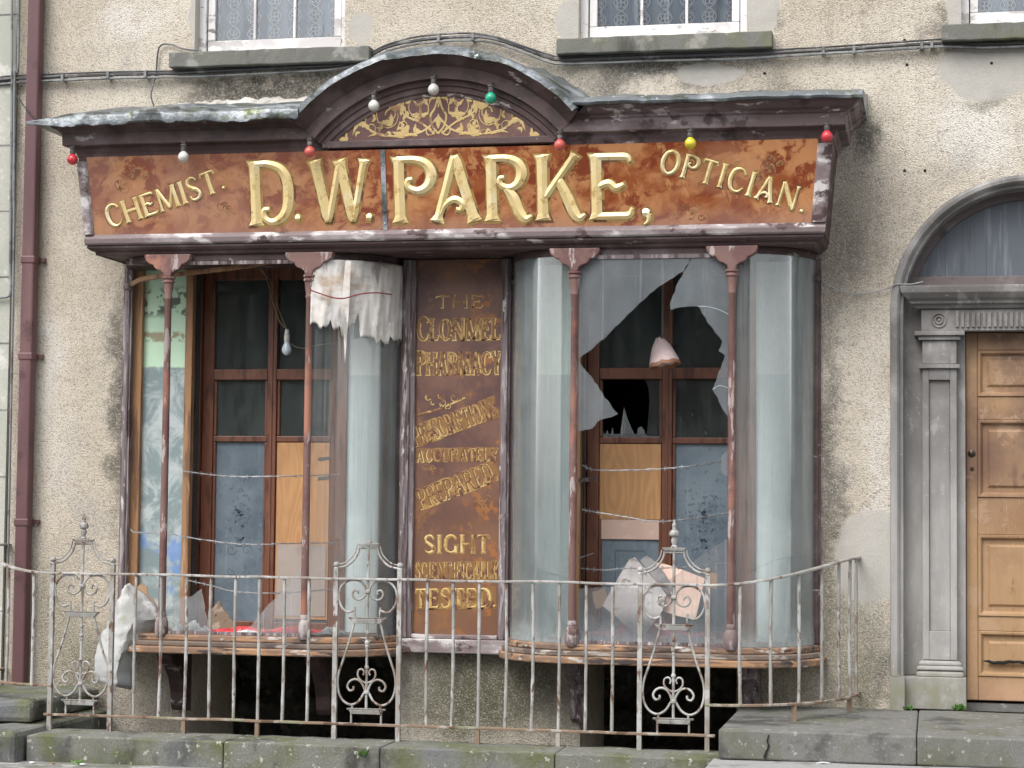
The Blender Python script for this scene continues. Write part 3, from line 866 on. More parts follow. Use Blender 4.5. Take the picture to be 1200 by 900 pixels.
# cable run: three strands, clipped
cr_ = thing('cable_run', 'bundle of cables clipped along the wall under the upper sills and over the arch', 'cable', (-2.7, 0, 4.2))
for off, r_, m_ in ((0, .010, CABLE), (4.5, .0075, PIPEGREY), (-3.5, .006, CABLE)):
    b = MB()
    pts_ = [(-20, 96), (20, 92), (45, 91), (120, 88), (200, 86), (240, 84.5), (330, 80), (400, 76), (432, 66), (455, 55), (490, 47), (540, 43), (575, 45), (610, 56), (640, 67), (665, 70), (760, 67), (860, 64), (905, 62), (1000, 57), (1103, 50), (1150, 51), (1230, 49)]
    Ys = [-.045 if not 400 < a < 650 else -.05 for a, c in pts_]
    P = spline([tuple(at(a, c + off + (random.uniform(-.6, .6)), y)) for (a, c), y in zip(pts_, Ys)], 6)
    b.tube(P, r_, 6)
    b.build('cable_strand', m_, cr_, smooth=60)
for px, py in ((75, 91), (128, 88), (172, 87), (515, 45), (555, 43.5), (965, 59), (1001, 58), (1080, 53), (1092, 52)):
    p = at(px, py, -.03)
    b = MB()
    b.box(p.x - .008, p.x + .008, -.062, 0, p.z - .026, p.z + .016)
    b.build('cable_clip', PIPEGREY, cr_)
cable('loose_wire', 'thin dark wire looped up the wall beside the left upper sill', [(183, 86), (185, 62), (189, 53), (200, 52), (214, 57), (236, 60)], -.02, .0055, 'wire')
cable('loose_wire', 'thin dark wire dangling from the cables down to the lead above CHEMIST', [(184, 84), (180, 98), (177, 112), (180, 124), (181, 134)], [-.03, -.05, -.1, -.15, -.2], .005, 'wire')
cable('loose_wire', 'pale thin wire tacked across the wall from bay window to doorway arch', [(958, 322), (965, 330), (978, 338), (1000, 344), (1020, 343), (1040, 338), (1050, 333), (1068, 333), (1082, 330)], -.03, .0045, 'wire', m=WIREM)
cable('loose_wire', 'short dark wire crossing behind the maroon downpipe from the conduit', [(20, 112), (28, 124), (38, 136), (46, 140)], -.115, .004, 'wire')

# ------------------------------------------------------------------ the shop sign: fascia, cornice, pediment
sign = thing('shop_sign', 'old wooden chemist fascia sign with gilt D. W. PARKE lettering, arched pediment and lead top', 'shop sign', (-2.79, -.3, 3.08))
FX0, FX1 = -4.99, -.592      # foot of the fascia
TX0, TX1 = -5.02, -.545
FZ0, FZ1 = 3.132, 3.655
FY0, FY1 = -.505, -.60
V = Vector((0, FY1 - FY0, FZ1 - FZ0)); VL = V.length; V /= VL
NRM = Vector((0, -V.z, V.y))    # outward
def fas(X, t, h=0.0):
    """X along the sign, t metres up its slope, h outward"""
    return Vector((X, FY0, FZ0)) + V * t + NRM * h
def fpx(px, py, h=0.0):
    d = _r * ((px - 600) / FPX) - _u * ((py - 450) / FPX) + _f
    P0 = Vector((0, FY0, FZ0)) + NRM * h
    k = (P0 - CAM).dot(NRM) / d.dot(NRM)
    q = CAM + d * k
    return q.x, (q - P0).dot(V)
def ft(z): return (z - FZ0) / V.z

# backing box (ends closed)
b = MB()
b.rings([[(FX0, FY0 + .012, FZ0), (FX0, -.002, FZ0), (TX0, -.002, FZ1), (TX0, FY1 + .012, FZ1)], [(FX1, FY0 + .012, FZ0), (FX1, -.002, FZ0), (TX1, -.002, FZ1), (TX1, FY1 + .012, FZ1)]])
b.build('fascia_board', PAINT, sign)
# glazed painted panels, two, parted by a lead came
tb, tt = .062, VL - .004
def xl(t): return FX0 + (TX0 - FX0) * t / VL
def xr(t): return FX1 + (TX1 - FX1) * t / VL
BAR = -3.127
for x0, x1 in ((None, BAR - .012), (BAR + .012, None)):
    b = MB()
    a0 = x0 if x0 is not None else xl(tb) + .058; a1 = x0 if x0 is not None else xl(tt) + .058
    c0 = x1 if x1 is not None else xr(tb) - .075; c1 = x1 if x1 is not None else xr(tt) - .075
    b.prism([fas(a0, tb, .004), fas(c0, tb, .004), fas(c1, tt, .004), fas(a1, tt, .004)], -NRM * .02)
    b.build('sign_panel', SIGN, sign)
b = MB()
b.prism([fas(BAR - .014, tb, .009), fas(BAR + .014, tb, .009), fas(BAR + .014, tt, .009), fas(BAR - .014, tt, .009)], -NRM * .012)
for t in (.10, .17, .44): b.lathe(fas(BAR, t, .009), [(.006, 0), (.005, .003), (.001, .004)], 8, 'Y')
b.build('joint_bar', LEAD, sign)
# worn frame: foot rail and the two raking stiles
b = MB()
sec2 = [(0, 0), (0, .016), (.012, .024), (.040, .024), (.052, .012), (.062, .006), (.062, 0)]  # (t, h)
b.rings([[fas(xl(t) - .004, t, h) for t, h in sec2], [fas(xr(t) + .004, t, h) for t, h in sec2]])
b.build('frame_rail', PAINTW, sign, bevel=.003)
for side in (0, 1):
    b = MB()
    wd = .060 if side == 0 else .078
    rg = []
    for k in range(13):
        t = .064 + (VL - .03 - .064) * k / 12
        x = xl(t) if side == 0 else xr(t)
        sgn = 1 if side == 0 else -1
        j = random.uniform(-.0015, .0015)
        rg.append([fas(x + sgn * o, t, h + j) for o, h in ((-.004, -.02), (-.004, .016), (.008, .022), (wd - .014, .022), (wd, .006), (wd, -.02))])
    b.rings(rg)
    b.build('frame_stile', PAINTW, sign, bevel=.002)
# moulding under the fascia
b = MB()
prof = [(0, 3.131), (.012, 3.128), (.012, 3.115), (-.005, 3.10), (-.025, 3.095), (-.03, 3.078), (-.05, 3.07), (-.05, 3.131)]
X0_, X1_ = -4.975, -.607
yf = -.50
b.rings([[(X0_ - o, 0, z) for o, z in prof], [(X0_ - o, yf - o, z) for o, z in prof], [(X1_ + o, yf - o, z) for o, z in prof], [(X1_ + o, 0, z) for o, z in prof]])
b.build('under_moulding', PAINT, sign, bevel=.003)
b = MB(); b.box(-4.95, -.63, -.455, -.001, 3.078, 3.126)
b.build('soffit', PAINT, sign)

# cornice
CXL, CXR, CY = -5.02, -.545, -.585
prof = [(-.02, 3.648), (.004, 3.650), (.010, 3.672), (.022, 3.690), (.026, 3.705), (.070, 3.712), (.074, 3.716), (.076, 3.782), (.088, 3.790), (.094, 3.800), (.120, 3.812), (.146, 3.838), (.156, 3.842), (.156, 3.856), (-.02, 3.856)]
AX = -2.80       # centre of the pediment
R0, TH = .905, math.radians(48.8)
ACZ = 3.672 + .312 - R0
def crings(xa, xb, ends):
    out = []
    n = 14
    if ends == 'L': out.append([(xa - o, 0, z) for o, z in prof])
    for k in range(n + 1):
        x = xa + (xb - xa) * k / n
        e0 = (1 if (k == 0 and ends == 'L') else 0); e1 = (1 if (k == n and ends == 'R') else 0)
        j = random.uniform(-.002, .002)
        if (k == n and ends == 'L') or (k == 0 and ends == 'R'):   # mitred against the arch
            sg_ = -1 if ends == 'L' else 1
            out.append([(AX + sg_ * ((z - ACZ) * math.tan(TH) + .001), CY - o, z) for o, z in prof])
            continue
        out.append([(x - o * e0 + o * e1, CY - o, z + j) for o, z in prof])
    if ends == 'R': out.append([(xb + o, 0, z) for o, z in prof])
    return out
for args in ((CXL, AX - .80, 'L'), (AX + .80, CXR, 'R')):
    b = MB()
    b.rings(crings(*args))
    b.build('cornice', PAINT if args[2] == 'L' else M('pale_mauve_flaking_paint', (.10, .066, .066), .65, [((.19, .15, .155), 4, .44, .66, (.4, 1, 1), 6), ((.42, .38, .38), 13, .64, .72, (.45, 1, 1), 7), ((.05, .03, .03), 6, .58, .72)], (45, .5, .005)), sign, bevel=.002)
# arched moulding of the pediment
b = MB()
asec = [(-.02, R0 - .03), (.010, R0 - .03), (.014, R0 - .012), (.024, R0 - .004), (.028, R0 + .024), (.040, R0 + .030), (.045, R0 + .055), (.075, R0 + .062), (.078, R0 + .132), (.092, R0 + .142), (.120, R0 + .165), (.150, R0 + .198), (.162, R0 + .202), (.162, R0 + .215), (-.02, R0 + .215)]
rg = []
NP = 44
for k in range(NP + 1):
    th = -TH + 2 * TH * k / NP
    rg.append([(AX + r * math.sin(th), CY - o, ACZ + r * math.cos(th)) for o, r in asec])
b.rings(rg)
b.build('arch_moulding', PAINT, sign, smooth=25)
# tympanum
b = MB()
ty = CY - .004
pts = [(AX + (R0 - .02) * math.sin(-TH + 2 * TH * k / 30), ty, ACZ + (R0 - .02) * math.cos(-TH + 2 * TH * k / 30)) for k in range(31)]
b.prism(pts, (0, .04, 0))
b.build('tympanum', PEDM, sign)
b = MB()
b.prism([(AX - .70, CY - .03, 3.664), (AX + .70, CY - .03, 3.664), (AX + .66, CY - .03, 3.706), (AX - .66, CY - .03, 3.706)], (0, .034, 0))
b.build('pediment_rail', PAINT, sign, bevel=.006)

# lead: three sheets, dented
def leadstrip(x0, x1, zw, droop, lift, seed, n=60, ext=(0, 0), over=.175, rough=1.0):
    rnd = random.Random(seed)
    ph = [rnd.uniform(0, 6) for _ in range(6)]
    rg = []
    for k in range(n + 1):
        x = x0 + (x1 - x0) * k / n
        q = (math.sin(x * 7 + ph[0]) * .5 + math.sin(x * 17 + ph[1]) * .35 + math.sin(x * 41 + ph[2]) * .25 + rnd.uniform(-.3, .3)) * rough
        u = k / n
        dz = lift * q * .006
        yo = CY - over - .008 * q * .5
        rg.append([(x, -.002, zw + dz), (x, -.25, zw - .055 + dz * 1.5), (x, CY - .02, 3.925 + .010 * q), (x, CY - over * .75, 3.898 + .008 * q), (x, yo + .006, 3.882 + .006 * q), (x, yo - .010, 3.862 + dz),
                   (x, yo - .004, 3.862 - droop + dz * 1.6), (x, yo + .012, 3.858 - droop + dz), (x, yo + .03, 3.8585), (x, -.002, 3.8585)])
    return rg
b = MB()
rg = leadstrip(CXL - .02, AX - .79, 4.07, .045, 1.6, 3, 70, over=.185)
# the left end sags out to a tip
tip = []
for k, f in enumerate((1.0, .72, .42)):
    x = CXL - .02 - (.235, .16, .08)[k]
    tip.append([(x, y * (1 - .0 * f), 3.838 + (z - 3.838) * (1 - f * .78)) for (_, y, z) in rg[0]])
b.rings(tip + rg)
b.build('lead_flashing', LEAD, sign, smooth=50)
b = MB()
b.rings(leadstrip(AX + .79, CXR + .172, 4.02, .012, 1.0, 8, 70, over=.172, rough=.8))
b.build('lead_flashing', LEAD, sign, smooth=50)
b = MB()
rg = []
rnd = random.Random(5)
for k in range(71):
    th = -TH * .985 + 2 * TH * .985 * k / 70
    q = math.sin(th * 19) * .4 + math.sin(th * 43 + 1) * .3 + rnd.uniform(-.25, .25)
    ro = R0 + .232 + .004 * q
    if k in (25, 26, 48, 49): ro += .007
    dr = .035 + (.014 if 25 <= k <= 49 else 0)
    rg.append([(AX + r * math.sin(th), y, ACZ + r * math.cos(th)) for y, r in ((-.002, ro + .01), (CY - .10, ro + .004), (CY - .165, ro), (CY - .182, ro - .012), (CY - .184 - .002 * q, ro - dr - .004), (CY - .172, ro - dr), (CY - .163, R0 + .2165), (-.002, R0 + .2165))])
b.rings(rg)
b.build('lead_flashing', LEAD, sign, smooth=50)
# valley sheet right of the arch, climbing to the wall
b = MB()
v0 = [at(672, 128, CY - .12), at(700, 122, -.35), at(690, 116, -.05), at(640, 84, -.03), at(612, 72, -.05)]
rg = []
for k in range(13):
    u = k / 12
    th = TH * (.42 + .50 * u)
    r = R0 + .236
    rg.append([(AX + r * math.sin(th), -.50, ACZ + r * math.cos(th) + .004), (AX + (r + .03) * math.sin(th) + .02, -.25, ACZ + (r + .05) * math.cos(th)), (AX + (r + .06) * math.sin(th) + .05, -.004, ACZ + (r + .09) * math.cos(th) + .01 * math.sin(k * 2))])
b.rings(rg, loop=False)
b.build('lead_flashing', LEAD, sign, smooth=50)
# pale mortar fillet where the lead meets the wall
b = MB()
rg = []
for k in range(50):
    x = -5.0 + 1.38 * k / 49
    h = .010 * abs(math.sin(x * 13)) + random.uniform(-.008, .014) + (.012 if x > -4.4 else -.02 - .02 * math.sin(x * 6))
    rg.append([(x, -.001, 4.045), (x, -.05, 4.05), (x, -.03, 4.065 + h * .5), (x, -.001, 4.078 + h)])
b.rings(rg)
b.build('mortar_fillet', M('pale_mortar', (.44, .42, .385), .95, [((.25, .24, .21), 9, .48, .62), ((.55, .53, .5), 5, .55, .7)], (60, .5, .006)), sign)

# ------------------------------------------------------------------ lettering
def Sg(x0, y0, x1, y1, w, f0=1.55, f1=1.55):
    P = [(x0 + (x1 - x0) * u, y0 + (y1 - y0) * u) for u in (0, .035, .10, .5, .90, .965, 1)]
    return P, [w * f0, w * (1 + (f0 - 1) * .55), w, w * .94, w, w * (1 + (f1 - 1) * .55), w * f1]
def Cv(pts, ws):
    Q = spline([(p[0], p[1], w_) for p, w_ in zip(pts, ws)], 7)
    return [(q[0], q[1]) for q in Q], [max(.01, q[2]) for q in Q]

def glyph(ch, T=.17, t=.10):
    h = T / 2
    if ch == 'D': return .70, [Sg(.13, 0, .13, 1, T), Cv([(.10, .95), (.34, .95), (.53, .86), (.62, .66), (.62, .34), (.54, .14), (.38, .05), (.26, .11), (.25, .23), (.34, .25)], [t * .8, t, T * .85, T, T, T * .9, t, t * .9, t * .8, t * .6])]
    if ch == 'd': return .72, [Sg(.13, 0, .13, 1, T), Cv([(.10, .95), (.34, .95), (.55, .85), (.63, .62), (.63, .38), (.55, .15), (.34, .05), (.10, .05)], [t, t, T * .9, T, T, T * .9, t, t])]
    if ch == 'W': return 1.04, [Sg(.10, 1, .31, .02, T, 1.5, .5), Sg(.31, .02, .52, .93, t, .6, .7), Sg(.52, 1, .73, .02, T, 1.4, .5), Sg(.73, .02, .94, 1, t, .6, 1.9)]
    if ch == 'P': return .66, [Sg(.13, 0, .13, 1, T), Cv([(.10, .95), (.36, .95), (.53, .88), (.60, .72), (.54, .55), (.40, .48), (.27, .53), (.25, .63), (.33, .66)], [t, t, T * .85, T, T * .85, t, t * .9, t * .8, t * .6])]
    if ch == 'p': return .64, [Sg(.13, 0, .13, 1, T), Cv([(.10, .95), (.36, .95), (.54, .86), (.58, .71), (.52, .54), (.36, .47), (.14, .47)], [t, t, T * .85, T, T * .8, t, t])]
    if ch == 'A': return .80, [Sg(.12, 0, .40, 1, t * 1.15, 1.9, .9), Sg(.40, 1, .68, 0, T, .7, 1.5), Cv([(.17, .10), (.24, .25), (.38, .34), (.50, .28), (.48, .18), (.41, .19)], [t * .6, t * .8, t, t, t * .8, t * .6])]
    if ch == 'a': return .78, [Sg(.12, 0, .39, 1, t, 2, .9), Sg(.39, 1, .66, 0, T, .7, 1.5), ([(.2, .32), (.55, .32)], [t * .8, t * .8])]
    if ch == 'R': return .76, [Sg(.13, 0, .13, 1, T), Cv([(.10, .95), (.36, .95), (.53, .88), (.59, .73), (.53, .57), (.40, .50), (.27, .55), (.26, .64), (.33, .66)], [t, t, T * .85, T, T * .85, t, t * .9, t * .8, t * .6]), Cv([(.34, .50), (.45, .36), (.53, .15), (.63, .03), (.73, .07)], [t * .8, T, T, T * .8, t * .4])]
    if ch == 'r': return .74, [Sg(.13, 0, .13, 1, T), Cv([(.10, .95), (.36, .95), (.54, .86), (.57, .72), (.50, .55), (.36, .48), (.14, .48)], [t, t, T * .85, T, T * .8, t, t]), Sg(.36, .48, .64, 0, T, .9, 1.4)]
    if ch == 'K': return .82, [Sg(.13, 0, .13, 1, T), Sg(.66, 1, .16, .34, t, 1.7, .8), Cv([(.38, .62), (.52, .34), (.61, .13), (.70, .03), (.80, .08)], [T * .8, T, T, T * .8, t * .4])]
    if ch == 'E': return .66, [Sg(.13, 0, .13, 1, T), Cv([(.10, .95), (.40, .95), (.56, .94), (.61, .86)], [t, t, t, t * .5]), Cv([(.15, .50), (.30, .55), (.40, .48), (.52, .53)], [t, t, t, t * .6]), Cv([(.10, .05), (.42, .05), (.58, .06), (.63, .17)], [t, t, t, t * .5])]
    if ch == 'e': return .62, [Sg(.13, 0, .13, 1, T), ([(.1, .95), (.5, .95), (.56, .84)], [t, t, t * .5]), ([(.15, .52), (.44, .52)], [t, t]), ([(.1, .05), (.52, .05), (.58, .18)], [t, t, t * .5])]
    if ch == 'C': return .74, [Cv([(.66, .78), (.56, .93), (.38, .97), (.20, .86), (.12, .62), (.12, .38), (.20, .14), (.38, .03), (.56, .08), (.67, .24)], [t * .9, t * .8, t, T * .9, T, T, T * .9, t, t * .8, t * .4])]
    if ch == 'G': return .80, [Cv([(.66, .80), (.55, .94), (.38, .97), (.20, .86), (.12, .62), (.12, .38), (.20, .14), (.38, .03), (.56, .08), (.64, .2)], [t * .9, t * .8, t, T * .9, T, T, T * .9, t, t, t]), Sg(.66, 0, .66, .45, T * .9, 1, 1.5)]
    if ch == 'O': return .84, [Cv([(.42, .97), (.22, .86), (.12, .62), (.12, .38), (.22, .14), (.42, .03), (.62, .14), (.72, .38), (.72, .62), (.62, .86), (.42, .97)], [t, T * .85, T, T, T * .85, t, T * .85, T, T, T * .85, t])]
    if ch == 'H': return .84, [Sg(.14, 0, .14, 1, T), Sg(.70, 0, .70, 1, T), ([(.14, .5), (.70, .5)], [t, t])]
    if ch == 'I': return .30, [Sg(.15, 0, .15, 1, T)]
    if ch == 'M': return 1.0, [Sg(.13, 0, .15, 1, t, 2, 1.4), Sg(.15, 1, .49, .05, T, .9, .5), Sg(.49, .05, .83, 1, t, .6, .9), Sg(.84, 0, .84, 1, T)]
    if ch == 'N': return .86, [Sg(.13, 0, .13, 1, t, 2, 1.3), Sg(.13, 1, .71, .0, T, .9, .6), Sg(.71, 0, .71, 1, t, .9, 2)]
    if ch == 'L': return .60, [Sg(.13, 0, .13, 1, T), ([(.1, .05), (.50, .05), (.57, .2)], [t, t, t * .5])]
    if ch == 'S': return .64, [Cv([(.52, .80), (.44, .94), (.30, .97), (.15, .87), (.13, .70), (.26, .55), (.42, .43), (.53, .27), (.46, .09), (.30, .03), (.16, .07), (.09, .24)], [t * .7, t * .8, t, T * .8, T * .8, T, T, T * .8, T * .8, t, t * .8, t * .6])]
    if ch == 'T': return .70, [Sg(.35, 0, .35, .98, T, 1.55, 1), ([(.05, .82), (.09, .95), (.35, .95), (.61, .95), (.65, .82)], [t * .5, t, t, t, t * .5])]
    if ch == 'U': return .80, [Cv([(.14, 1), (.14, .6), (.14, .3), (.24, .08), (.40, .03), (.58, .10), (.66, .3), (.66, .6), (.66, 1)], [T * 1.3, T, T, T * .9, t, t, t, t, t * 1.8])]
    if ch == 'F': return .60, [Sg(.13, 0, .13, 1, T), ([(.1, .95), (.5, .95), (.56, .82)], [t, t, t * .5]), ([(.15, .5), (.44, .5)], [t, t])]
    if ch == 'Y': return .76, [Sg(.10, 1, .37, .42, T, 1.5, .8), Sg(.66, 1, .38, .44, t, 1.9, .8), Sg(.37, 0, .37, .45, T, 1.5, 1)]
    if ch == '.': return .26, [Cv([(.07, .08), (.13, .085), (.19, .08)], [.09, .15, .09])]
    if ch == ',': return .26, [Cv([(.07, .09), (.13, .095), (.19, .08)], [.09, .15, .10]), Cv([(.18, .08), (.17, -.03), (.10, -.09)], [.10, .07, .03])]
    return .4, []


def ribbon(b, P, Wd, frame, ridge, base=.0012, grow=0.0):
    """chiselled stroke: two facets rising to a centre line, standing on the sign"""
    n = len(P)
    rows = []
    for i in range(n):
        a = P[max(0, i - 1)]; c = P[min(n - 1, i + 1)]
        tx, ty_ = c[0] - a[0], c[1] - a[1]
        L = math.hypot(tx, ty_) or 1
        nx, ny = -ty_ / L, tx / L
        hw = Wd[i] / 2 + grow
        p = P[i]
        if grow:
            if i == 0: p = (p[0] - tx / L * grow, p[1] - ty_ / L * grow)
            if i == n - 1: p = (p[0] + tx / L * grow, p[1] + ty_ / L * grow)
        e = ridge if 0 < i < n - 1 else (ridge * .15 if ridge else 0)
        rows.append([frame(p[0] + nx * hw, p[1] + ny * hw, 0), frame(p[0] + nx * hw, p[1] + ny * hw, base), frame(p[0], p[1], base + e), frame(p[0] - nx * hw, p[1] - ny * hw, base), frame(p[0] - nx * hw, p[1] - ny * hw, 0)])
    b.rings(rows, loop=False)

def text(b, s_, frame, x, y, height, width=None, ang=0.0, T=.17, t=.10, ridge=.0, base=.0012, grow=0.0, gap=.06, first=1.0, arc=0.0):
    """lay a word from (x, y) on a local frame; width squeezes it to fit"""
    gl = [glyph(c, T, t) for c in s_]
    tot = sum(g_[0] * (first if i == 0 else 1) for i, g_ in enumerate(gl)) + gap * (len(gl) - 1)
    sx = (width / tot) if width else height
    ca, sa = math.cos(ang), math.sin(ang)
    cur = 0.0
    for i, (adv, strokes) in enumerate(gl):
        k = first if i == 0 else 1.0
        for P, Wd in strokes:
            Q = []
            for u, v in P:
                X, Yv = (cur + u * k) * sx, v * height * k
                X2 = x + X * ca - Yv * sa; Y2 = y + X * sa + Yv * ca
                if arc: Y2 += arc * math.sin(PI * (cur + u) / tot)
                Q.append((X2, Y2))
            sc = math.sqrt(sx * height) if not width else min(sx, height) * .5 + height * .5
            ribbon(b, Q, [w_ * sc * .95 for w_ in Wd], frame, ridge, base, grow)
        cur += adv * k + gap

def fframe(h0): return lambda u, v, h: fas(u, v, h0 + h)

letters = []   # (string, x, t, height, width, angle, T, t)
def put(s_, px0, py0, px1, py_top, ang=0.0, width=None, T=.17, t=.10, gap=.06, arc=0):
    x0, t0 = fpx(px0, py0, .004); x1, _ = fpx(px1, py0, .004)
    _, t1 = fpx(px0, py_top, .004)
    letters.append((s_, x0, t0, t1 - t0, width or (x1 - x0), ang, T, t, gap, arc))
put('D', 291, 264.5, 345, 189)
put('.', 343, 262, 356, 187)
put('W', 364, 262, 436, 188)
put('.', 426, 261, 440, 186)
for ch, a_, c_ in (('P', 459, 512), ('A', 503, 566), ('R', 567, 626), ('K', 627, 688), ('E', 689, 744), (',', 748, 766)):
    put(ch, a_, 261 - (a_ - 460) * .016, c_, 184 - (a_ - 460) * .016)
words = [MB() for _ in range(6)]
b_o = [words[0:2], words[2:4], words[4:6]]
for i_, (s_, x0, t0, h, wd, an, T, t, gap, arc_) in enumerate(letters):
    b, c = b_o[0 if i_ < 2 else (1 if i_ < 4 else 2)]
    text(b, s_, fframe(.0042), x0, t0, h, wd, an, T * 1.02, t * 1.15, ridge=.0105, base=.0025)
    text(c, s_, fframe(.0040), x0 + .004, t0 - .004, h, wd, an, T, t, ridge=0, base=.0012, grow=.012)
for b, c in b_o:
    c.build('letter_outline', GILTLINE, b.build('lettering', GILT, sign))
b, c = MB(), MB()
x0, t0 = fpx(128, 268, .004); x1, t1 = fpx(266, 221, .004)
an = math.atan2(t1 - t0, x1 - x0)
for bb, rg_, gr in ((b, .007, 0), (c, 0, .006)):
    text(bb, 'CHEMIST.', fframe(.0042 if gr == 0 else .0040), x0, t0, .136, math.hypot(x1 - x0, t1 - t0), an, .185, .12, ridge=rg_, base=.002 if gr == 0 else .0012, grow=gr, gap=.03, arc=-.008)
c.build('letter_outline', GILTLINE, b.build('lettering', GILT, sign, label='smaller gilt CHEMIST. lettering rising to the right'))
b, c = MB(), MB()
x0, t0 = fpx(770, 201, .004); x1, t1 = fpx(942, 251, .004)
an = math.atan2(t1 - t0, x1 - x0)
for bb, rg_, gr in ((b, .007, 0), (c, 0, .006)):
    text(bb, 'OPTICIAN.', fframe(.0042 if gr == 0 else .0040), x0, t0, .138, math.hypot(x1 - x0, t1 - t0), an, .175, .115, ridge=rg_, base=.002 if gr == 0 else .0012, grow=gr, gap=.07, arc=.012)
c.build('letter_outline', GILTLINE, b.build('lettering', GILT, sign, label='smaller gilt OPTICIAN. lettering falling to the right'))

# scroll ornament helpers
def spiral(cx, cz, r, turns, a0, dirn=1, w0=.010, w1=.004, shrink=.25, n=26):
    P, W_ = [], []
    for k in range(n + 1):
        u = k / n
        rr = r * (1 - (1 - shrink) * u)
        an_ = a0 + dirn * turns * 2 * PI * u
        P.append((cx + rr * math.cos(an_), cz + rr * math.sin(an_))); W_.append(w0 + (w1 - w0) * u)
    return P, W_
def leaf(x0, z0, x1, z1, bend, w):
    w *= .70
    mx, mz = (x0 + x1) / 2, (z0 + z1) / 2
    dx, dz = x1 - x0, z1 - z0
    P = spline([(x0, z0), (mx - dz * bend, mz + dx * bend), (x1, z1)], 6)
    n = len(P)
    return P, [max(.0015, w * math.sin(PI * (.06 + .94 * (i / (n - 1)) ** .75)) * (1 + .22 * math.sin(i * 2.6))) for i in range(n)]

b = MB()
pf = lambda u, v, h: Vector((AX + u * 1.03, ty - .001 - h, 3.714 + v * 1.17))
orn = []
for sg in (1, -1):
    def o_(P, W_): ribbon(b, [(sg * p[0], p[1]) for p in P], W_, pf, .001, .0015)
    # big scroll beside the centre, with its leaf core
    o_(*spiral(.125, .150, .070, 1.15, PI * 1.15, -1, .007, .004, .35)); o_(*leaf(.155, .115, .11, .165, .5, .04)); o_(*leaf(.08, .19, .15, .195, -.4, .03))
    # second, larger scroll
    o_(*spiral(.285, .118, .098, 1.2, PI * 1.0, -1, .008, .004, .42)); o_(*leaf(.33, .085, .275, .135, .5, .05)); o_(*spiral(.275, .12, .034, .9, 0, 1, .008, .006, .5))
    o_(*leaf(.20, .20, .315, .19, -.35, .06)); o_(*leaf(.19, .155, .215, .11, .3, .035)); o_(*leaf(.36, .16, .40, .115, .3, .03))
    # stem weaving to the end
    o_(*Cv([(.02, .02), (.10, .075), (.20, .12), (.22, .18)], [.006] * 4))
    o_(*Cv([(.005, .10), (.06, .05), (.13, .022), (.24, .012), (.36, .03), (.45, .075), (.54, .075), (.585, .04), (.57, .012)], [.012, .010, .008, .008, .008, .007, .007, .006, .005]))
    o_(*leaf(.585, .012, .535, .045, .6, .045)); o_(*leaf(.40, .06, .50, .022, .4, .042)); o_(*leaf(.45, .115, .36, .10, -.4, .035)); o_(*leaf(.42, .10, .48, .13, .3, .03))
    o_(*leaf(.30, .012, .41, .014, .12, .022)); o_(*leaf(.17, .065, .27, .035, -.3, .06)); o_(*leaf(.10, .03, .13, .075, -.4, .04)); o_(*leaf(.12, .012, .20, .012, .1, .022))
    o_(*leaf(.55, .085, .63, .02, .1, .014)); o_(*leaf(.07, .115, .115, .075, .3, .035)); o_(*leaf(.21, .04, .23, .085, .3, .028)); o_(*leaf(.33, .05, .36, .085, .3, .03))
    for cx_, cz_, r_, n_ in ((.125, .150, .074, 6), (.285, .118, .104, 9), (.50, .055, .05, 4)):
        for k in range(n_):
            t_ = 2 * PI * k / n_ + .4
            x_, z_ = cx_ + r_ * math.cos(t_), cz_ + r_ * math.sin(t_)
            if z_ < .012 or z_ > .235 - .42 * x_ * x_ or x_ < .02: continue
            o_(*leaf(x_, z_, x_ + .036 * math.cos(t_ + 1.9), z_ + .034 * math.sin(t_ + 1.9), .4, .022))
    o_(*spiral(.44, .095, .038, 1.0, PI * .8, -1, .006, .004, .4)); o_(*spiral(.385, .05, .03, .9, 0, 1, .006, .004, .4)); o_(*spiral(.20, .06, .03, .9, 0, 1, .006, .004, .4))
    # centre: paired lobes
    o_(*Cv([(.0, .02), (.035, .06), (.045, .11), (.02, .15), (.0, .215)], [.006, .008, .012, .010, .006]))
    o_(*leaf(.012, .20, .055, .165, .3, .022)); o_(*spiral(.05, .035, .026, 1, PI, 1, .008, .006, .4))
ribbon(b, [(0, .045), (0, .08), (0, .12)], [.004, .034, .004], pf, .001, .0015)
ribbon(b, [(0, .15), (0, .18), (0, .22)], [.004, .022, .004], pf, .001, .0015)
b.build('gilt_scrollwork', GILTPED, sign)
# faint scrolls left of the two small words
def faint(cx, cz, s_, fr, seed):
    rnd = random.Random(seed)
    for k in range(7):
        a0 = rnd.uniform(0, 6)
        x, z = cx + rnd.uniform(-1, 1) * s_, cz + rnd.uniform(-.4, .4) * s_
        ribbon(b, *spiral(x, z, s_ * rnd.uniform(.2, .4), .8, a0, rnd.choice((1, -1)), .007, .003, .3, 14), fr, .0, .0009)
        ribbon(b, *leaf(x, z, x + rnd.uniform(-.5, .5) * s_, z + rnd.uniform(-.25, .25) * s_, .4, s_ * .16), fr, .0, .0010)
for px, py, s_, sd in ((155, 212, .11, 1), (262, 246, .07, 2), (885, 205, .13, 3), (810, 248, .08, 4), (905, 190, .07, 6)):
    x, t = fpx(px, py, .004)
    b = MB()
    faint(x, t, s_, fframe(.0040), sd)
    b.build('faded_scroll', GILTFADE, sign)

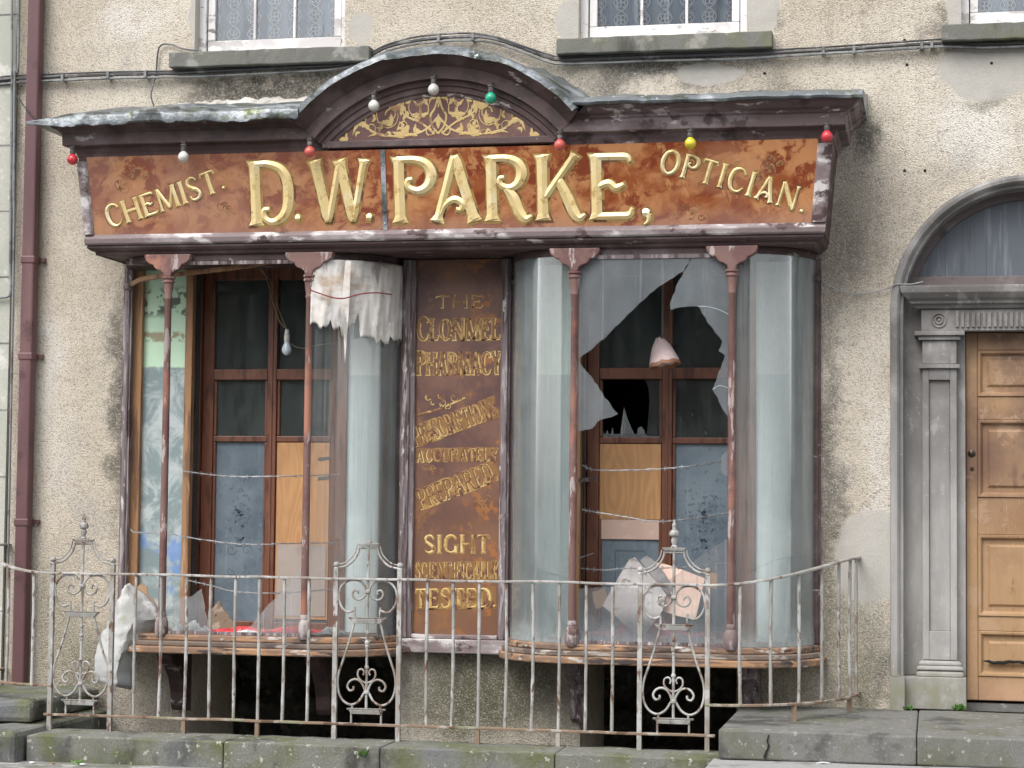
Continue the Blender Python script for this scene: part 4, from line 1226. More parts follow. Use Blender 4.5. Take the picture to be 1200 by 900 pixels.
# ------------------------------------------------------------------ festoon bulbs along the sign
def bulb(px, py, Y, m, label, up=.05):
    p = at(px, py, Y)
    o = thing('festoon_bulb', label, 'light bulb', p, 'coloured festoon bulbs along the shop sign')
    q = MB()
    q.lathe(p, [(.001, -.033), (.012, -.0305), (.022, -.024), (.030, -.012), (.033, .0), (.030, .013), (.022, .024), (.014, .031), (.012, .036)], 18)
    q.build('lamp_glass', m, o, smooth=60)
    q = MB()
    q.lathe(p, [(.001, .034), (.016, .035), (.017, .045), (.015, .062), (.019, .066), (.019, .075), (.001, .077)], 12)
    q.tube([p + Vector((0, 0, .074)), p + Vector((.002, .02, .074 + up * .6)), p + Vector((0, .06, .074 + up))], .006, 6)
    q.build('lamp_socket', SOCKET, o, smooth=40)
YBU = -.69
bulb(85, 187, YBU + .03, BULBR, 'red festoon bulb at the extreme left end of the sign', .03)
bulb(215, 184, YBU, BULBW, 'off-white festoon bulb above the word CHEMIST', .03)
bulb(363, 178, YBU, BULBS, 'salmon-red festoon bulb at the left foot of the pediment arch, above the W', .03)
bulb(438, 124, YBU, BULBW, 'off-white festoon bulb on the left shoulder of the pediment arch', .03)
bulb(508, 105, YBU, BULBW, 'off-white festoon bulb at the crown of the pediment arch', .03)
bulb(575, 115, YBU, BULBGN, 'green festoon bulb on the pediment arch', .03)
bulb(656, 170, YBU, BULBS, 'pinkish red festoon bulb at the right foot of the arch, above the K', .03)
bulb(809, 168, YBU, BULBY, 'yellow festoon bulb above the word OPTICIAN', .03)
bulb(969, 160, YBU + .02, BULBR, 'red festoon bulb at the right end of the cornice', .03)

# ------------------------------------------------------------------ bay windows
def bay(B, which):
    xa, xb, xc, xd = B
    lab = ('smashed left bay window with its front pane gone, rags and scraps on its floor' if which == 'L'
           else 'right bay window with a jagged hole in its front pane and curved glass at both sides')
    t = thing('bay_window', lab, 'bay window', ((xa + xd) / 2, -.2, Z0), 'shop bay windows')
    ew0, ew1 = xb - xa, xd - xc
    def outline(ex, n=10):
        P = []
        for k in range(n + 1):
            a = PI / 2 * k / n
            P.append((xb - (ew0 + ex) * math.cos(a), (YB - ex) * math.sin(a)))
        for k in range(n + 1):
            a = PI / 2 * (1 - k / n)
            P.append((xc + (ew1 + ex) * math.cos(a), (YB - ex) * math.sin(a)))
        return P
    # stall board / sill, two steps
    q = MB()
    for ex, z0, z1, m_ in ((.068, .703, .744, SILLW), (.048, .745, .776, SILLG), (.026, .777, .814, SILLW)):
        o = outline(ex, 12)
        rg = []
        for x, y in o:
            j = random.uniform(-.0025, .0025)
            rg.append((x, y + j))
        q = MB()
        q.prism([(x, y, z0) for x, y in rg], (0, 0, z1 - z0))
        q.build('bay_sill', m_, t, bevel=.008)
    q = MB(); q.box(xa + .01, xd - .01, .002, YS + .1, Z0 - .06, Z0 + .004)
    q.build('window_bed', SILLW, t)
    # brackets below
    for xk in (xb - .02, xc + .02):
        if which == 'R' and xk > -1.3: xk = xc + .09
        q = MB()
        pr = [(0, .70), (-.36, .70), (-.36, .66), (-.33, .63), (-.24, .60), (-.17, .53), (-.13, .44), (-.12, .36), (-.09, .33), (0, .32)]
        q.prism([(xk - .045, y, z) for y, z in pr], (.09, 0, 0))
        q.build('bracket', PAINT if which == 'L' else WEATH, t, bevel=.006)
    # head plate
    q = MB()
    q.prism([(x, y, 3.035) for x, y in outline(.0, 10)], (0, 0, .042))
    q.build('bay_head', PAINT, t, bevel=.004)
    # end posts at the wall
    for x, sg in ((xa, 1), (xd, -1)):
        q = MB()
        e_ = .009 if (which == 'L') == (sg < 0) else .03
        q.box(min(x - sg * e_, x + sg * .022), max(x - sg * e_, x + sg * .022), -.035, .0, Z0 + .005, Z1 - .03)
        q.lathe((x - sg * .004, -.035, 2.93), [(.022, -.02), (.03, -.012), (.03, .012), (.022, .02)], 12)
        q.tube([(x - sg * .004, -.036, Z0 + .01), (x - sg * .004, -.036, 2.92)], .017, 10)
        q.build('end_post', PAINT if not (which == 'L' and sg == 1) else WEATH, t, smooth=40)
    # inner frontal linings at the two sides, timber posts
    for x, sg, n_ in ((xa, 1, 'l'), (xd, -1, 'r')):
        q = MB()
        pw_ = .075 if (which, n_) == ('L', 'l') else .048
        x0, x1 = sorted((x + sg * pw_, x + sg * .375))
        q.box(x0, x1, .05, .075, Z0, Z1)
        m_ = MINT if (which, n_) == ('L', 'l') else (LINL if n_ == 'l' else LINR)
        q.build('side_lining', m_, t)
        q = MB()
        x0, x1 = sorted((x + sg * .0, x + sg * pw_))
        q.box(x0, x1, .012, .07, Z0, Z1)
        q.build('jamb_post', OAK if (which, n_) == ('L', 'l') else WEATH, t, bevel=.004)
        q = MB()
        x0, x1 = sorted((x + sg * .352, x + sg * .40))
        q.box(x0, x1, .03, .085, Z0, Z1 - .0)
        q.build('lining_post', OAK if n_ == 'l' else WOOD, t, bevel=.004)
        q = MB()   # glazed return to the screen
        xg = x + sg * .392
        q.box(min(xg, xg + sg * .012), max(xg, xg + sg * .012), .09, YS, Z0, Z1)
        q.build('return_pane', DIMGLASS, t)
    # colonnettes
    for k, xk in enumerate((xb, xc)):
        q = MB()
        c = Vector((xk, YB - .012, 0))
        q.lathe(c, [(.020, .93), (.022, .94), (.022, 1.5), (.021, 2.2), (.020, 2.80), (.024, 2.805), (.024, 2.815), (.021, 2.825), (.028, 2.87), (.030, 2.90), (.037, 2.905), (.037, 2.915), (.031, 2.922), (.040, 2.93), (.040, 2.94), (.026, 2.945)], 18)
        col_ = q.build('colonnette', COLM, t, smooth=40)
        q = MB()
        q.lathe(c, [(.030, .800), (.037, .812), (.040, .845), (.038, .885), (.031, .906), (.025, .914), (.028, .928), (.0225, .945)], 18)
        q.build('column_base', COLGREY, col_, smooth=40)
        # flared bracket capital cut from a board
        q = MB()
        half = [(.022, 2.94), (.026, 2.962), (.045, 2.975), (.070, 2.983), (.085, 2.998), (.088, 3.010), (.105, 3.014), (.120, 3.022), (.138, 3.038), (.146, 3.06), (.146, 3.074)]
        pr = [(c.x + a, c.y, z) for a, z in half] + [(c.x - a, c.y, z) for a, z in half[::-1]]
        q.prism([(x, c.y - .030, z) for x, _, z in pr], (0, .06, 0))
        q.build('capital', COLM, t, bevel=.006)
    # glass
    def curved(x_end, x_col, ew, sg, z0, z1, m, name='curved_glass'):
        q = MB()
        rg = []
        for k in range(25):
            a = PI / 2 * (.06 + .92 * k / 24)
            ca, sa = math.cos(a), math.sin(a)
            xo, yo = x_col - sg * ew * ca, YB * sa
            xi, yi = x_col - sg * (ew - .006) * ca, (YB + .006) * sa
            rg.append([(xo, yo, z0), (xo, yo, z1), (xi, yi, z1), (xi, yi, z0)])
        q.rings(rg)
        q.build(name, m, t, smooth=40)
    if which == 'R': curved(xa, xb, ew0, 1, Z0 + .004, 3.033, CURVEG)
    curved(xd, xc, ew1, -1, Z0 + .004, 3.033, CURVEG if which == 'R' else CLEARG)
    # thin glazing bars top and bottom of the front
    q = MB()
    q.box(xb + .022, xc - .022, YB - .006, YB + .012, Z0 + .004, Z0 + .022)
    q.box(xb + .022, xc - .022, YB - .006, YB + .012, 3.012, 3.034)
    q.build('glazing_bar', WEATH, t)
    return t


LINL = lining('pale_mint_lining', (.70, .88, .80), (.47, .59, .58), 2.38)
LINR = lining('pale_grey_lining_board', (.80, .88, .86), (.62, .73, .72), 2.38)
bayL, bayR = bay(LB, 'L'), bay(RB, 'R')

def pane_px(name, px, Y, parent, mats=(DUSTG, GLASSEDGE), th=.005, label=None):
    rnd_ = random.Random(len(px))
    out_ = []
    for i_, (a, c) in enumerate(px):
        a2, c2 = px[(i_ + 1) % len(px)]
        out_.append((a, c))
        L_ = math.hypot(a2 - a, c2 - c)
        if 7 < L_ and abs(a2 - a) > 2 and abs(c2 - c) > 2:
            m_ = int(L_ / 5)
            for j_ in range(1, m_):
                f_ = j_ / m_
                o_ = rnd_.uniform(-.55, .55) + .7 * math.sin(PI * f_)
                out_.append((a + (a2 - a) * f_ - (c2 - c) / L_ * o_, c + (c2 - c) * f_ + (a2 - a) / L_ * o_))
    q = MB()
    q.prism([at(a, c, Y) for a, c in out_], (0, th, 0), edge_mi=1)
    return q.build(name, list(mats), parent, label=label)
# remains of the right front pane: three pieces still in the frame
pane_px('broken_pane', [(677, 296), (813, 294), (807, 308), (801, 318), (790, 325), (777, 333), (766, 341), (758, 348), (741, 364), (725, 380), (709, 396), (694, 409), (679, 420), (677, 418)], YB, bayR)
pane_px('broken_pane', [(813.5, 294), (855, 293.5), (854, 493), (845, 476), (835, 456.5), (842, 436), (849.5, 416), (842, 411), (846.5, 400), (838, 390), (829, 378), (823, 368), (818, 359), (808, 359), (797, 360), (786, 363), (785, 356), (788, 347), (792, 336), (796, 328), (801.5, 318), (807.5, 308)], YB, bayR)
pane_px('broken_pane', [(677, 421), (679, 421), (684, 431.5), (694, 442.5), (700, 451), (706, 461), (715, 473), (724, 485), (716, 489), (706, 491), (700, 494), (697, 499), (693, 502.5), (685, 504), (677, 506)], YB, bayR)
pane_px('broken_pane', [(677, 690), (700, 688.5), (722, 688), (760, 690), (780, 682), (800, 668), (820, 652), (836, 640), (854, 630), (854, 755), (677, 755)], YB, bayR, (LOWG, GLASSEDGE))
pane_px('broken_pane', [(845, 536), (850, 529), (855, 527), (855, 558), (850, 557), (845, 554)], YB, bayR)
for P_ in ([(818, 359), (830, 359.5), (843, 363), (855, 369)], [(835, 456.5), (843, 452), (855, 455)]):
    q = MB()
    q.tube([at(a, c, YB - .0005) for a, c in spline(P_, 5)], .0010, 5)
    q.build('glass_crack', GLASSEDGE, bayR)
# stumps of the left front pane
pane_px('broken_pane', [(203, 746), (203, 706), (212, 700), (221, 700), (236, 690), (240, 710), (243, 727), (243, 746)], YB, bayL, (SHARDG, GLASSEDGE))
pane_px('broken_pane', [(290, 738), (302, 722), (315, 708), (327, 696), (342, 678), (355, 662), (356, 746), (288, 746)], YB, bayL, (SHARDG, GLASSEDGE))

# ------------------------------------------------------------------ timber screens behind the bays
def screen(cx, hw, which):
    t = thing('glazed_screen', ('dark timber glazed screen inside the left bay, one pane boarded at right' if which == 'L'
              else 'dark timber glazed screen inside the right bay with a plywood patch below a smashed pane'), 'glazed screen', (cx, YS, Z0), 'glazed timber screens inside the bays')
    y0, y1 = YS, YS + .05
    zt0, zt1 = 2.362, 2.43
    zl0, zl1 = 1.975, 2.012
    q = MB()
    q.box(cx - hw, cx - hw + .072, y0, y1, Z0, Z1); q.box(cx + hw - .072, cx + hw, y0, y1, Z0, Z1)
    q.box(cx - .03, cx + .03, y0 - .004, y1, Z0, Z1)
    for a, c_ in ((cx - hw + .073, cx - .031), (cx + .031, cx + hw - .073)):
        q.box(a, c_, y0 - .006, y1, zt0, zt1); q.box(a, c_, y0 + .004, y1, zl0, zl1)
        q.box(a, c_, y0, y1, Z0, .86); q.box(a, c_, y0, y1, 2.99, Z1)
        # inner sash lines
        q.box(a, a + .018, y0 + .010, y1, .862, zl0 - .002); q.box(c_ - .018, c_, y0 + .010, y1, .862, zl0 - .002)
        q.box(a, a + .018, y0 + .010, y1, zl1 + .002, zt0 - .002); q.box(c_ - .018, c_, y0 + .010, y1, zl1 + .002, zt0 - .002)
    q.build('frame', WOOD, t, bevel=.005)
    q = MB()   # dark vertical seam on the mullion and outer post with grooves
    q.box(cx - .006, cx + .006, y0 - .010, y0 - .004, Z0, Z1)
    q.box(cx - hw - .05, cx - hw - .004, y0 - .03, y1, Z0, Z1); q.box(cx + hw + .004, cx + hw + .05, y0 - .03, y1, Z0, Z1)
    q.build('cover_strip', WOOD, t, bevel=.003)
    L, Rr = (cx - hw + .092, cx - .05), (cx + .05, cx + hw - .092)
    yg = y0 + .028
    for a, c_ in (L, Rr):
        q = MB(); q.box(a - .02, c_ + .02, yg, yg + .004, zt1 - .01, 3.0)
        q.build('pane', DIMGLASS, t, label='tall upper pane, dim and grimy')
    for i, (a, c_) in enumerate((L, Rr)):
        if which == 'R' and i == 0: continue
        q = MB(); q.box(a - .005, c_ + .005, yg, yg + .004, zl1 - .01, zt0 + .01)
        q.build('pane', DIMGLASS, t)
    if which == 'R':
        a, c_ = L
        w_ = c_ - a
        h_ = zt0 - zl1
        for poly in ([(.0, 0), (1, 0), (1.0, .08), (.97, .06), (.02, .06), (0, .12)], [(.04, .03), (.08, .13), (.11, .03)], [(.14, .03), (.17, .17), (.20, .03)], [(.30, .03), (.34, .28), (.37, .52), (.45, .28), (.57, .03)], [(.60, .03), (.62, .16), (.68, .19), (.74, .12), (.75, .03)],
                     [(.73, 1), (1.02, 1), (1.02, .03), (.78, .03), (.80, .3), (.82, .62), (.80, .86)]):
            q = MB()
            q.prism([(a + u * w_, yg, zl1 + v * h_) for u, v in poly], (0, .004, 0), edge_mi=1)
            q.build('broken_pane', [DIMGLASS, GLASSEDGE] if poly[0][0] == .73 else [SHARDG, GLASSEDGE], t)
    # lower lights
    for i, (a, c_) in enumerate((L, Rr)):
        boarded = (which == 'L' and i == 1) or (which == 'R' and i == 0)
        q = MB(); q.box(a - .005, c_ + .005, yg, yg + .004, .85, zl0 + .01)
        pn = q.build('etched_pane', FROST, t)
        if boarded:
            q = MB()
            zb = at(300, 650, YS).z if which == 'L' else at(740, 610, YS).z
            zb = .88 if which == 'L' else 1.52
            q.box(a - .012, c_ + .012, y0 + .008, y0 + .022, zb, zl0 - .004)
            q.build('plywood_patch', PLY, t)
            if which == 'R':
                q = MB(); q.box(a - .010, c_ + .010, y0 + .012, y0 + .024, 1.40, 1.518)
                q.build('plywood_patch', PINKB, t, label='pale lower strip of the boarding')
            else:
                q = MB(); q.box(a + .0, c_ - .0, y0 + .002, y0 + .006, .90, 1.34)
                q.build('hanging_film', M('greyed_card', (.36, .31, .27), .9, [((.30, .26, .23), 3, .5, .7)], None), t)
                for zz in (1.74, 1.86):
                    q = MB(); q.prism([(c_ - .06, y0 + .003, zz), (c_ + .01, y0 + .003, zz + .008), (c_ + .01, y0 + .003, zz + .026), (c_ - .06, y0 + .003, zz + .018)], (0, .003, 0))
                    q.build('tape_strip', TWIG, t)
        # etched ornament: urn of leaves
        if not boarded:
            q = MB()
            rnd = random.Random(4 + i + (10 if which == 'R' else 0))
            fr = lambda u, v, h: Vector(((a + c_) / 2 + u, yg - .0005 - h, v))
            ctr = 1.55 if which == 'R' else 1.52
            for k in range(150 if which == 'R' else 90):
                r_ = abs(rnd.gauss(0, .11)); an_ = rnd.uniform(0, 2 * PI)
                x_, z_ = r_ * math.cos(an_) * 1.0, ctr + r_ * math.sin(an_) * 1.7
                if abs(x_) > .13: continue
                an2 = rnd.uniform(0, 6.3)
                l_ = rnd.uniform(.012, .032)
                ribbon(q, *leaf(x_, z_, x_ + l_ * math.cos(an2), z_ + l_ * math.sin(an2), .3, .010), fr, 0, .0006)
            for sg in (1, -1):
                ribbon(q, *spiral(sg * .05, ctr - .22, .035, 1.1, 0, sg, .006, .004), fr, 0, .0006)
                ribbon(q, *spiral(sg * .045, ctr - .36, .028, 1.1, 2, -sg, .006, .004), fr, 0, .0006)
            ribbon(q, [(0, ctr - .20), (0, ctr - .17), (0, ctr - .14)], [.05, .03, .07], fr, 0, .0006)
            q.build('etched_pattern', ETCH, pn)
        elif which == 'R':
            q = MB()
            fr = lambda u, v, h: Vector(((a + c_) / 2 + u, yg - .0005 - h, v))
            for dz in (1.33, 1.10):
                ribbon(q, [(-.09, dz), (.09, dz)], [.006, .006], fr, 0, .0006)
            ribbon(q, [(-.09, 1.33), (-.09, 1.10)], [.006, .006], fr, 0, .0006); ribbon(q, [(.09, 1.33), (.09, 1.10)], [.006, .006], fr, 0, .0006)
            q.build('etched_pattern', ETCH, pn)
    return t

scL = screen(-4.04, .457, 'L')
scR = screen(-1.56, .486, 'R')
# close the gaps above/between screen and wall so no daylight leaks
for (c, hw), scr in (((-4.04, .457), scL), ((-1.56, .486), scR)):
    q = MB()
    a, b_ = (LB[0], LB[3]) if c < -3 else (RB[0], RB[3])
    q.box(a + .02, c - hw - .052, YS + .03, YS + .05, Z0, Z1); q.box(c + hw + .052, b_ - .02, YS + .03, YS + .05, Z0, Z1)
    q.build('closing_board', DARKROOM, scr)

# ------------------------------------------------------------------ lettered panel between the bays
pan = thing('lettered_panel', 'tall maroon panel of worn gilt Clonmel Pharmacy lettering between the two bay windows', 'sign panel', (-2.8, -.04, .76))
PX0, PX1 = -3.052, -2.527
q = MB(); q.box(PX0, PX1, -.05, -.004, .80, 3.068)
q.build('painted_board', PANEL, pan)
q = MB()
for x0, x1 in ((LB[3] + .012, PX0), (PX1, RB[0] - .012)):
    q.box(x0, x1, -.075, -.003, .80, 3.07)
    q.box(x0 + .012, x1 - .03 if x1 == PX0 else x1 - .012, -.092, -.076, .80, 3.07)
    xm = (x0 + x1) / 2
q.build('stile', WEATH, pan, bevel=.006)
q = MB()
q.box(LB[3] + .012, RB[0] - .012, -.10, -.003, .715, .798); q.box(PX0 + .001, PX1 - .001, -.085, -.051, .799, .825)
q.build('bottom_rail', PAINTW, pan, bevel=.006)
YP = -.0505
def pframe(u, v, h): return Vector((u, YP - h, v))
def word(s_, pl, pr_, hpx, T=.16, t=.10, gap=.05, first=1.0, solid=False):
    p, q_ = at(*pl, YP), at(*pr_, YP)
    an_ = math.atan2(q_.z - p.z, q_.x - p.x)
    L_ = math.hypot(q_.x - p.x, q_.z - p.z)
    h = hpx / 196 * 1.0
    gr_ = .0052 if hpx >= 25 or solid else .0030
    if hpx < 25 and not solid: T, t = .13, .085
    b, c = MB(), MB()
    text(b, s_, pframe, p.x, p.z, h, L_, an_, T, t, ridge=.0015, base=.0016, gap=gap, first=first)
    text(c, s_, pframe, p.x + .003, p.z - .003, h, L_, an_, T, t, ridge=0, base=.0008, grow=gr_, gap=gap, first=first)
    if hpx < 25 and s_ != 'THe' and s_ != 'SIGHT':
        e_ = MB()
        n_ = 12
        ribbon(e_, [(p.x + .004 + (q_.x - p.x - .008) * k / n_, p.z + h * .5 + (q_.z - p.z) * k / n_) for k in range(n_ + 1)], [h * random.uniform(1.02, 1.2) for k in range(n_ + 1)], pframe, 0, .0004)
        e_.build('gilt_band', BAND, pan)
    c.build('letter_outline', GILTLINE if solid else GILTWORN, b.build('lettering', GILTWORN if solid else GILTFILL, pan))
word('THe', (509, 360.5), (566, 360), 15)
word('CLONMeL', (488, 398.5), (586, 397.5), 25, first=1.12)
word('pHarMaCY', (488, 439), (587, 438), 26, first=1.1)
word('preSCripTiONS'.replace('i', 'I'), (487, 523), (584, 487), 23)
word('aCCUraTeLY', (487, 541), (584, 539.5), 15)
word('prepared'.replace('d', 'd') + '.', (493, 597), (584, 562), 24)
word('SIGHT', (496, 648), (574, 647.5), 21, solid=True)
word('SCIeNTIFICaLLY', (485, 678), (584, 677.5), 19)
word('TeSTed.', (486, 713), (582, 712), 23, solid=True)
for px, py, s_, sd in ((516, 470, .085, 11), (505, 552, .05, 12), (566, 592, .075, 13)):
    p = at(px, py, YP)
    b = MB()
    faint(p.x, p.z, s_, pframe, sd)
    if sd != 11:
        b.build('faded_scroll', GILTFADE, pan)
        continue
    ribbon(b, *Cv([tuple(at(489, 486, YP))[0::2], tuple(at(515, 479, YP))[0::2], tuple(at(545, 466, YP))[0::2]], [.012, .012, .002]), pframe, 0, .0009)
    b.build('faded_scroll', GILTWORN, pan)

# ------------------------------------------------------------------ things in and about the bays
# torn rag hung behind the left bay's curved glass
b = MB()
rnd = random.Random(3)
NX, NZ = 60, 26
HEM = []
for k in range(NX + 1):
    HEM.append(2.635 + .012 * math.sin(k * .31 + 1) + .010 * math.sin(k * .83) + rnd.uniform(-.012, .012) - (.055 if k > 26 else 0) - (.035 if 36 < k < 47 else 0) - (.075 if k in (17, 18) else 0) + (.05 if k in (11, 25, 26) else 0))
grid = []
for j in range(NZ + 1):
    row = []
    for k in range(NX + 1):
        u = k / NX
        # follows the bay just inside the glass, from the colonnette round to the wall
        a = PI / 2 * (1 - u * .92)
        ew = LB[3] - LB[2] + .010
        x = LB[2] + ew * math.cos(a) + .012
        y = (YB - .018) * math.sin(a) - .010
        hem = HEM[k]
        v = j / NZ
        z = 3.03 + (hem - 3.03) * v
        fold = .016 * math.sin(k * .42 + v * 2.2) + .018 * math.sin(k * .19 - v * 4) + .006 * math.sin(k * 1.3 + v * 9) + .006 * rnd.uniform(-1, 1)
        fold = -abs(fold) * .7
        row.append((x - fold * .25, y + fold * (.4 + v * .6), z))
    grid.append(row)
b.rings(grid, loop=False)
o = b.build('torn_rag', CLOTH, smooth=70)
tag(o, 'ragged off-white cloth hung round the head of the left bay curved glass', 'rag')
sol = o.modifiers.new('thick', 'SOLIDIFY'); sol.thickness = .003
b = MB()
b.prism([(-3.38, -.47, 3.02), (-3.345, -.475, 3.02), (-3.355, -.47, 2.72), (-3.375, -.47, 2.42), (-3.385, -.468, 2.6), (-3.41, -.465, 2.72)], (0, .004, 0))
tag(b.build('glint_strip', CLOTH), 'narrow white strip standing for a glass reflection in front of the rag in the left bay', 'rag')  # white strip added to stand for a reflection on the curved glass
cable('red_string', 'thin dark red string tied across the off-white rag in the left bay', [(364, 340), (378, 345), (392, 349), (404, 349.5), (420, 345), (440, 343), (459, 345)], [-.50, -.505, -.51, -.50, -.46, -.38, -.24], .004, 'string', m=M('red_string_fibre', (.22, .04, .045), .8, (), None))
# fallen timber batten at the head of the left bay
b = MB()
P = spline([tuple(at(153, 333, -.18)), tuple(at(170, 326, -.28)), tuple(at(225, 319, -.36)), tuple(at(290, 311, -.38)), tuple(at(346, 300, -.40))], 6)
b.rings([[(p[0], p[1], p[2] - .014), (p[0], p[1] + .03, p[2] - .014), (p[0], p[1] + .03, p[2] + .014), (p[0], p[1], p[2] + .014)] for p in P])
tag(b.build('loose_batten', OAK, bevel=.002), 'sprung timber batten hanging loose across the head of the left bay', 'batten')
# bare bulb on a flex
p = at(336, 409, .02)
t = thing('hanging_bulb', 'bare clear bulb on a twisted flex inside the left bay', 'light bulb', p)
b = MB(); b.lathe(p, [(.001, -.040), (.016, -.036), (.028, -.020), (.031, -.004), (.026, .016), (.017, .034), (.015, .045)], 18)
b.build('lamp_glass', BULBG, t, smooth=60)
b = MB(); b.lathe(p, [(.001, .044), (.018, .045), (.018, .085), (.014, .10), (.012, .12), (.001, .122)], 14)
b.build('lamp_holder', BULBW, t, smooth=40)
b = MB()
b.tube(spline([tuple(p + Vector((0, 0, .12))), tuple(at(327, 375, .02)), tuple(at(319, 350, .02)), tuple(at(312, 325, .02)), tuple(at(304, 312, .0))], 6), .005, 6)
b.tube(spline([tuple(p + Vector((0, .006, .12))), tuple(at(330, 372, .03)), tuple(at(321, 345, .03)), tuple(at(318, 330, .03)), tuple(at(300, 312, .02))], 6), .0035, 6)
b.build('flex', M('old_flex', (.16, .13, .07), .7, (), None), t, smooth=60)
cable('loose_wire', 'thin slack wire trailing right from the bare bulb in the left bay', [(338, 401), (348, 407), (360, 408), (375, 404), (395, 402)], .03, .003, 'wire', m=M('thin_wire', (.16, .14, .10), .7, (), None))
# pendant lamp with a broken pink shade
p = at(776, 412, -.10)
t = thing('pendant_lamp', 'pendant lamp with a chipped pale pink glass shade seen through the smashed right bay', 'pendant lamp', p)
b = MB()
tl = Matrix.Rotation(math.radians(-12), 3, 'Y') @ Matrix.Rotation(math.radians(-6), 3, 'X')
prof_o = [(.022, .070), (.038, .060), (.055, .034), (.068, .0), (.080, -.034), (.090, -.062)]
prof = prof_o + [(r_ - .004, h_) for r_, h_ in prof_o[::-1]]
b.rings([[p + tl @ Vector((r_ * math.cos(a), r_ * math.sin(a), h_ + (.016 * abs(math.sin(a * 3)) if i in (0, len(prof) - 1) else 0) - (.010 * abs(math.sin(a * 4)) if i in (5, 6) else 0))) for i, (r_, h_) in enumerate(prof)] for a in [2 * PI * k / 36 for k in range(36)]], closed=True)
b.build('shade', PINKSH, t, smooth=50)
b = MB()
b.rings([[p + tl @ Vector((r_ * math.cos(a), r_ * math.sin(a), h_ - .010 * abs(math.sin(a * 4)))) for r_, h_ in ((.0905, -.062), (.093, -.072), (.094, -.083), (.089, -.081), (.0865, -.062))] for a in [2 * PI * k / 36 for k in range(36)]], closed=True)
b.build('shade_rim', SHRIM, t, smooth=50)
b = MB(); b.lathe(p, [(.001, .02), (.016, .022), (.017, .055), (.012, .07), (.014, .085), (.008, .10), (.001, .102)], 14)
b.build('lamp_holder', SOCKET, t, smooth=40)
b = MB(); b.tube([p + Vector((0, 0, .10)), p + Vector((.001, 0, .3)), Vector((p.x, p.y, 3.05))], .0055, 6)
b.lathe((p.x, p.y, 3.0), [(.012, 0), (.03, .02), (.034, .035)], 14)
b.build('cord', M('grey_cord', (.16, .155, .15), .7, (), None), t, smooth=60)

# barbed wire
def barbed(px, Ys, label):
    b = MB()
    P = spline([tuple(at(a, c_, y)) for (a, c_), y in zip(px, Ys)], 14)
    n = len(P)
    for s_ in (0, 1):
        b.tube([(p[0], p[1] + .0028 * math.cos(i * 1.1 + s_ * PI), p[2] + .0028 * math.sin(i * 1.1 + s_ * PI)) for i, p in enumerate(P)], .0021, 5)
    L = 0
    for i in range(1, n):
        L += (Vector(P[i]) - Vector(P[i - 1])).length
        if L > .085:
            L = 0
            c_ = Vector(P[i])
            for k in range(2):
                d_ = Vector((random.uniform(-.5, .5), random.uniform(-.6, .6), random.choice((-1, 1)))).normalized() * .014
                b.tube([c_ - d_, c_ + d_], .0016, 4)
    tag(b.build('barbed_wire', WIREM), label, 'barbed wire', 'barbed wire strands strung across the bays')
YW = -.28
barbed([(214, 552), (267, 558), (333, 558), (397, 556)], [.02, YW, YW, -.02], 'upper barbed wire strand across the left bay above mid height')
barbed([(153, 620), (160, 624), (199, 625), (216, 629), (273, 637), (314, 638), (328, 637), (396, 636)], [-.03, -.15, YW, YW, YW, YW, YW, -.02], 'barbed wire strand across the left bay just above the railing')
barbed([(220, 680), (247, 686), (275, 693), (327, 695), (395, 690)], [.02, -.15, YW, YW, -.02], 'lowest barbed wire strand in the left bay, behind the railing')
barbed([(682, 545), (701, 551), (765, 550), (810, 546), (852, 540)], [-.05, YW, YW, YW, -.05], 'topmost barbed wire strand across the right bay over the plywood')
barbed([(682, 597), (697, 600), (735, 606), (777, 611), (853, 601)], [-.05, YW, YW, YW, -.05], 'middle barbed wire strand across the right bay above the railing finial')
barbed([(681, 666), (708, 668), (733, 666), (795, 665), (853, 660)], [-.05, YW, YW, YW, -.05], 'lowest barbed wire strand in the right bay above the torn boards')

# sheets propped up in the right bay
def board(name, px, Y0, Y1, m, label, cat, th=.004, grp=None):
    """flat sheet: depth runs linearly from Y0 at its top to Y1 at its foot"""
    b = MB()
    ys = [c_ for a, c_ in px]
    lo, hi = min(ys), max(ys)
    b.prism([at(a, c_, Y0 + (Y1 - Y0) * (c_ - lo) / (hi - lo)) for a, c_ in px], (.0, th, .001))
    return tag(b.build(name, m), label, cat, grp)
board('torn_board', [(737, 656), (744, 653), (750, 660), (760, 672), (772, 685), (781, 697), (776, 716), (764, 733), (752, 748), (738, 737), (722, 723), (706, 710), (718, 688), (728, 671)], -.10, -.40, GREYB, 'pale grey diamond-shaped torn board standing on its corner in the right bay', 'board')
board('torn_board', [(750, 657), (757, 651), (764, 655), (779, 672), (790, 690), (783, 697), (768, 680)], -.09, -.20, GREYD, 'dark slate-grey board leaning behind the pale diamond board in the right bay', 'board')
board('cardboard_sheet', [(769, 660), (782, 662), (800, 668), (826, 678), (821, 700), (815, 726), (795, 722), (776, 716), (782, 697), (770, 680)], -.02, -.25, PINKB, 'pinkish cardboard sheet behind the right ornamental panel of the railing', 'cardboard')
board('cardboard_sheet', [(694, 694), (708, 690), (712, 700), (706, 711), (699, 714), (696, 706)], -.05, -.12, BROWNB, 'small brown cardboard scrap at left foot of the grey diamond board', 'cardboard')
board('cardboard_sheet', [(830, 671), (841, 672), (840, 690), (832, 689), (826, 690), (827, 679)], .0, -.05, BROWNB, 'brown cardboard scrap standing right of the pinkish sheet in the right bay', 'cardboard')
board('cardboard_sheet', [(768, 658), (778, 660), (784, 663), (780, 676), (772, 672)], .0, -.03, BROWNB, 'tan cardboard edge poking up between dark board and pinkish sheet', 'cardboard')
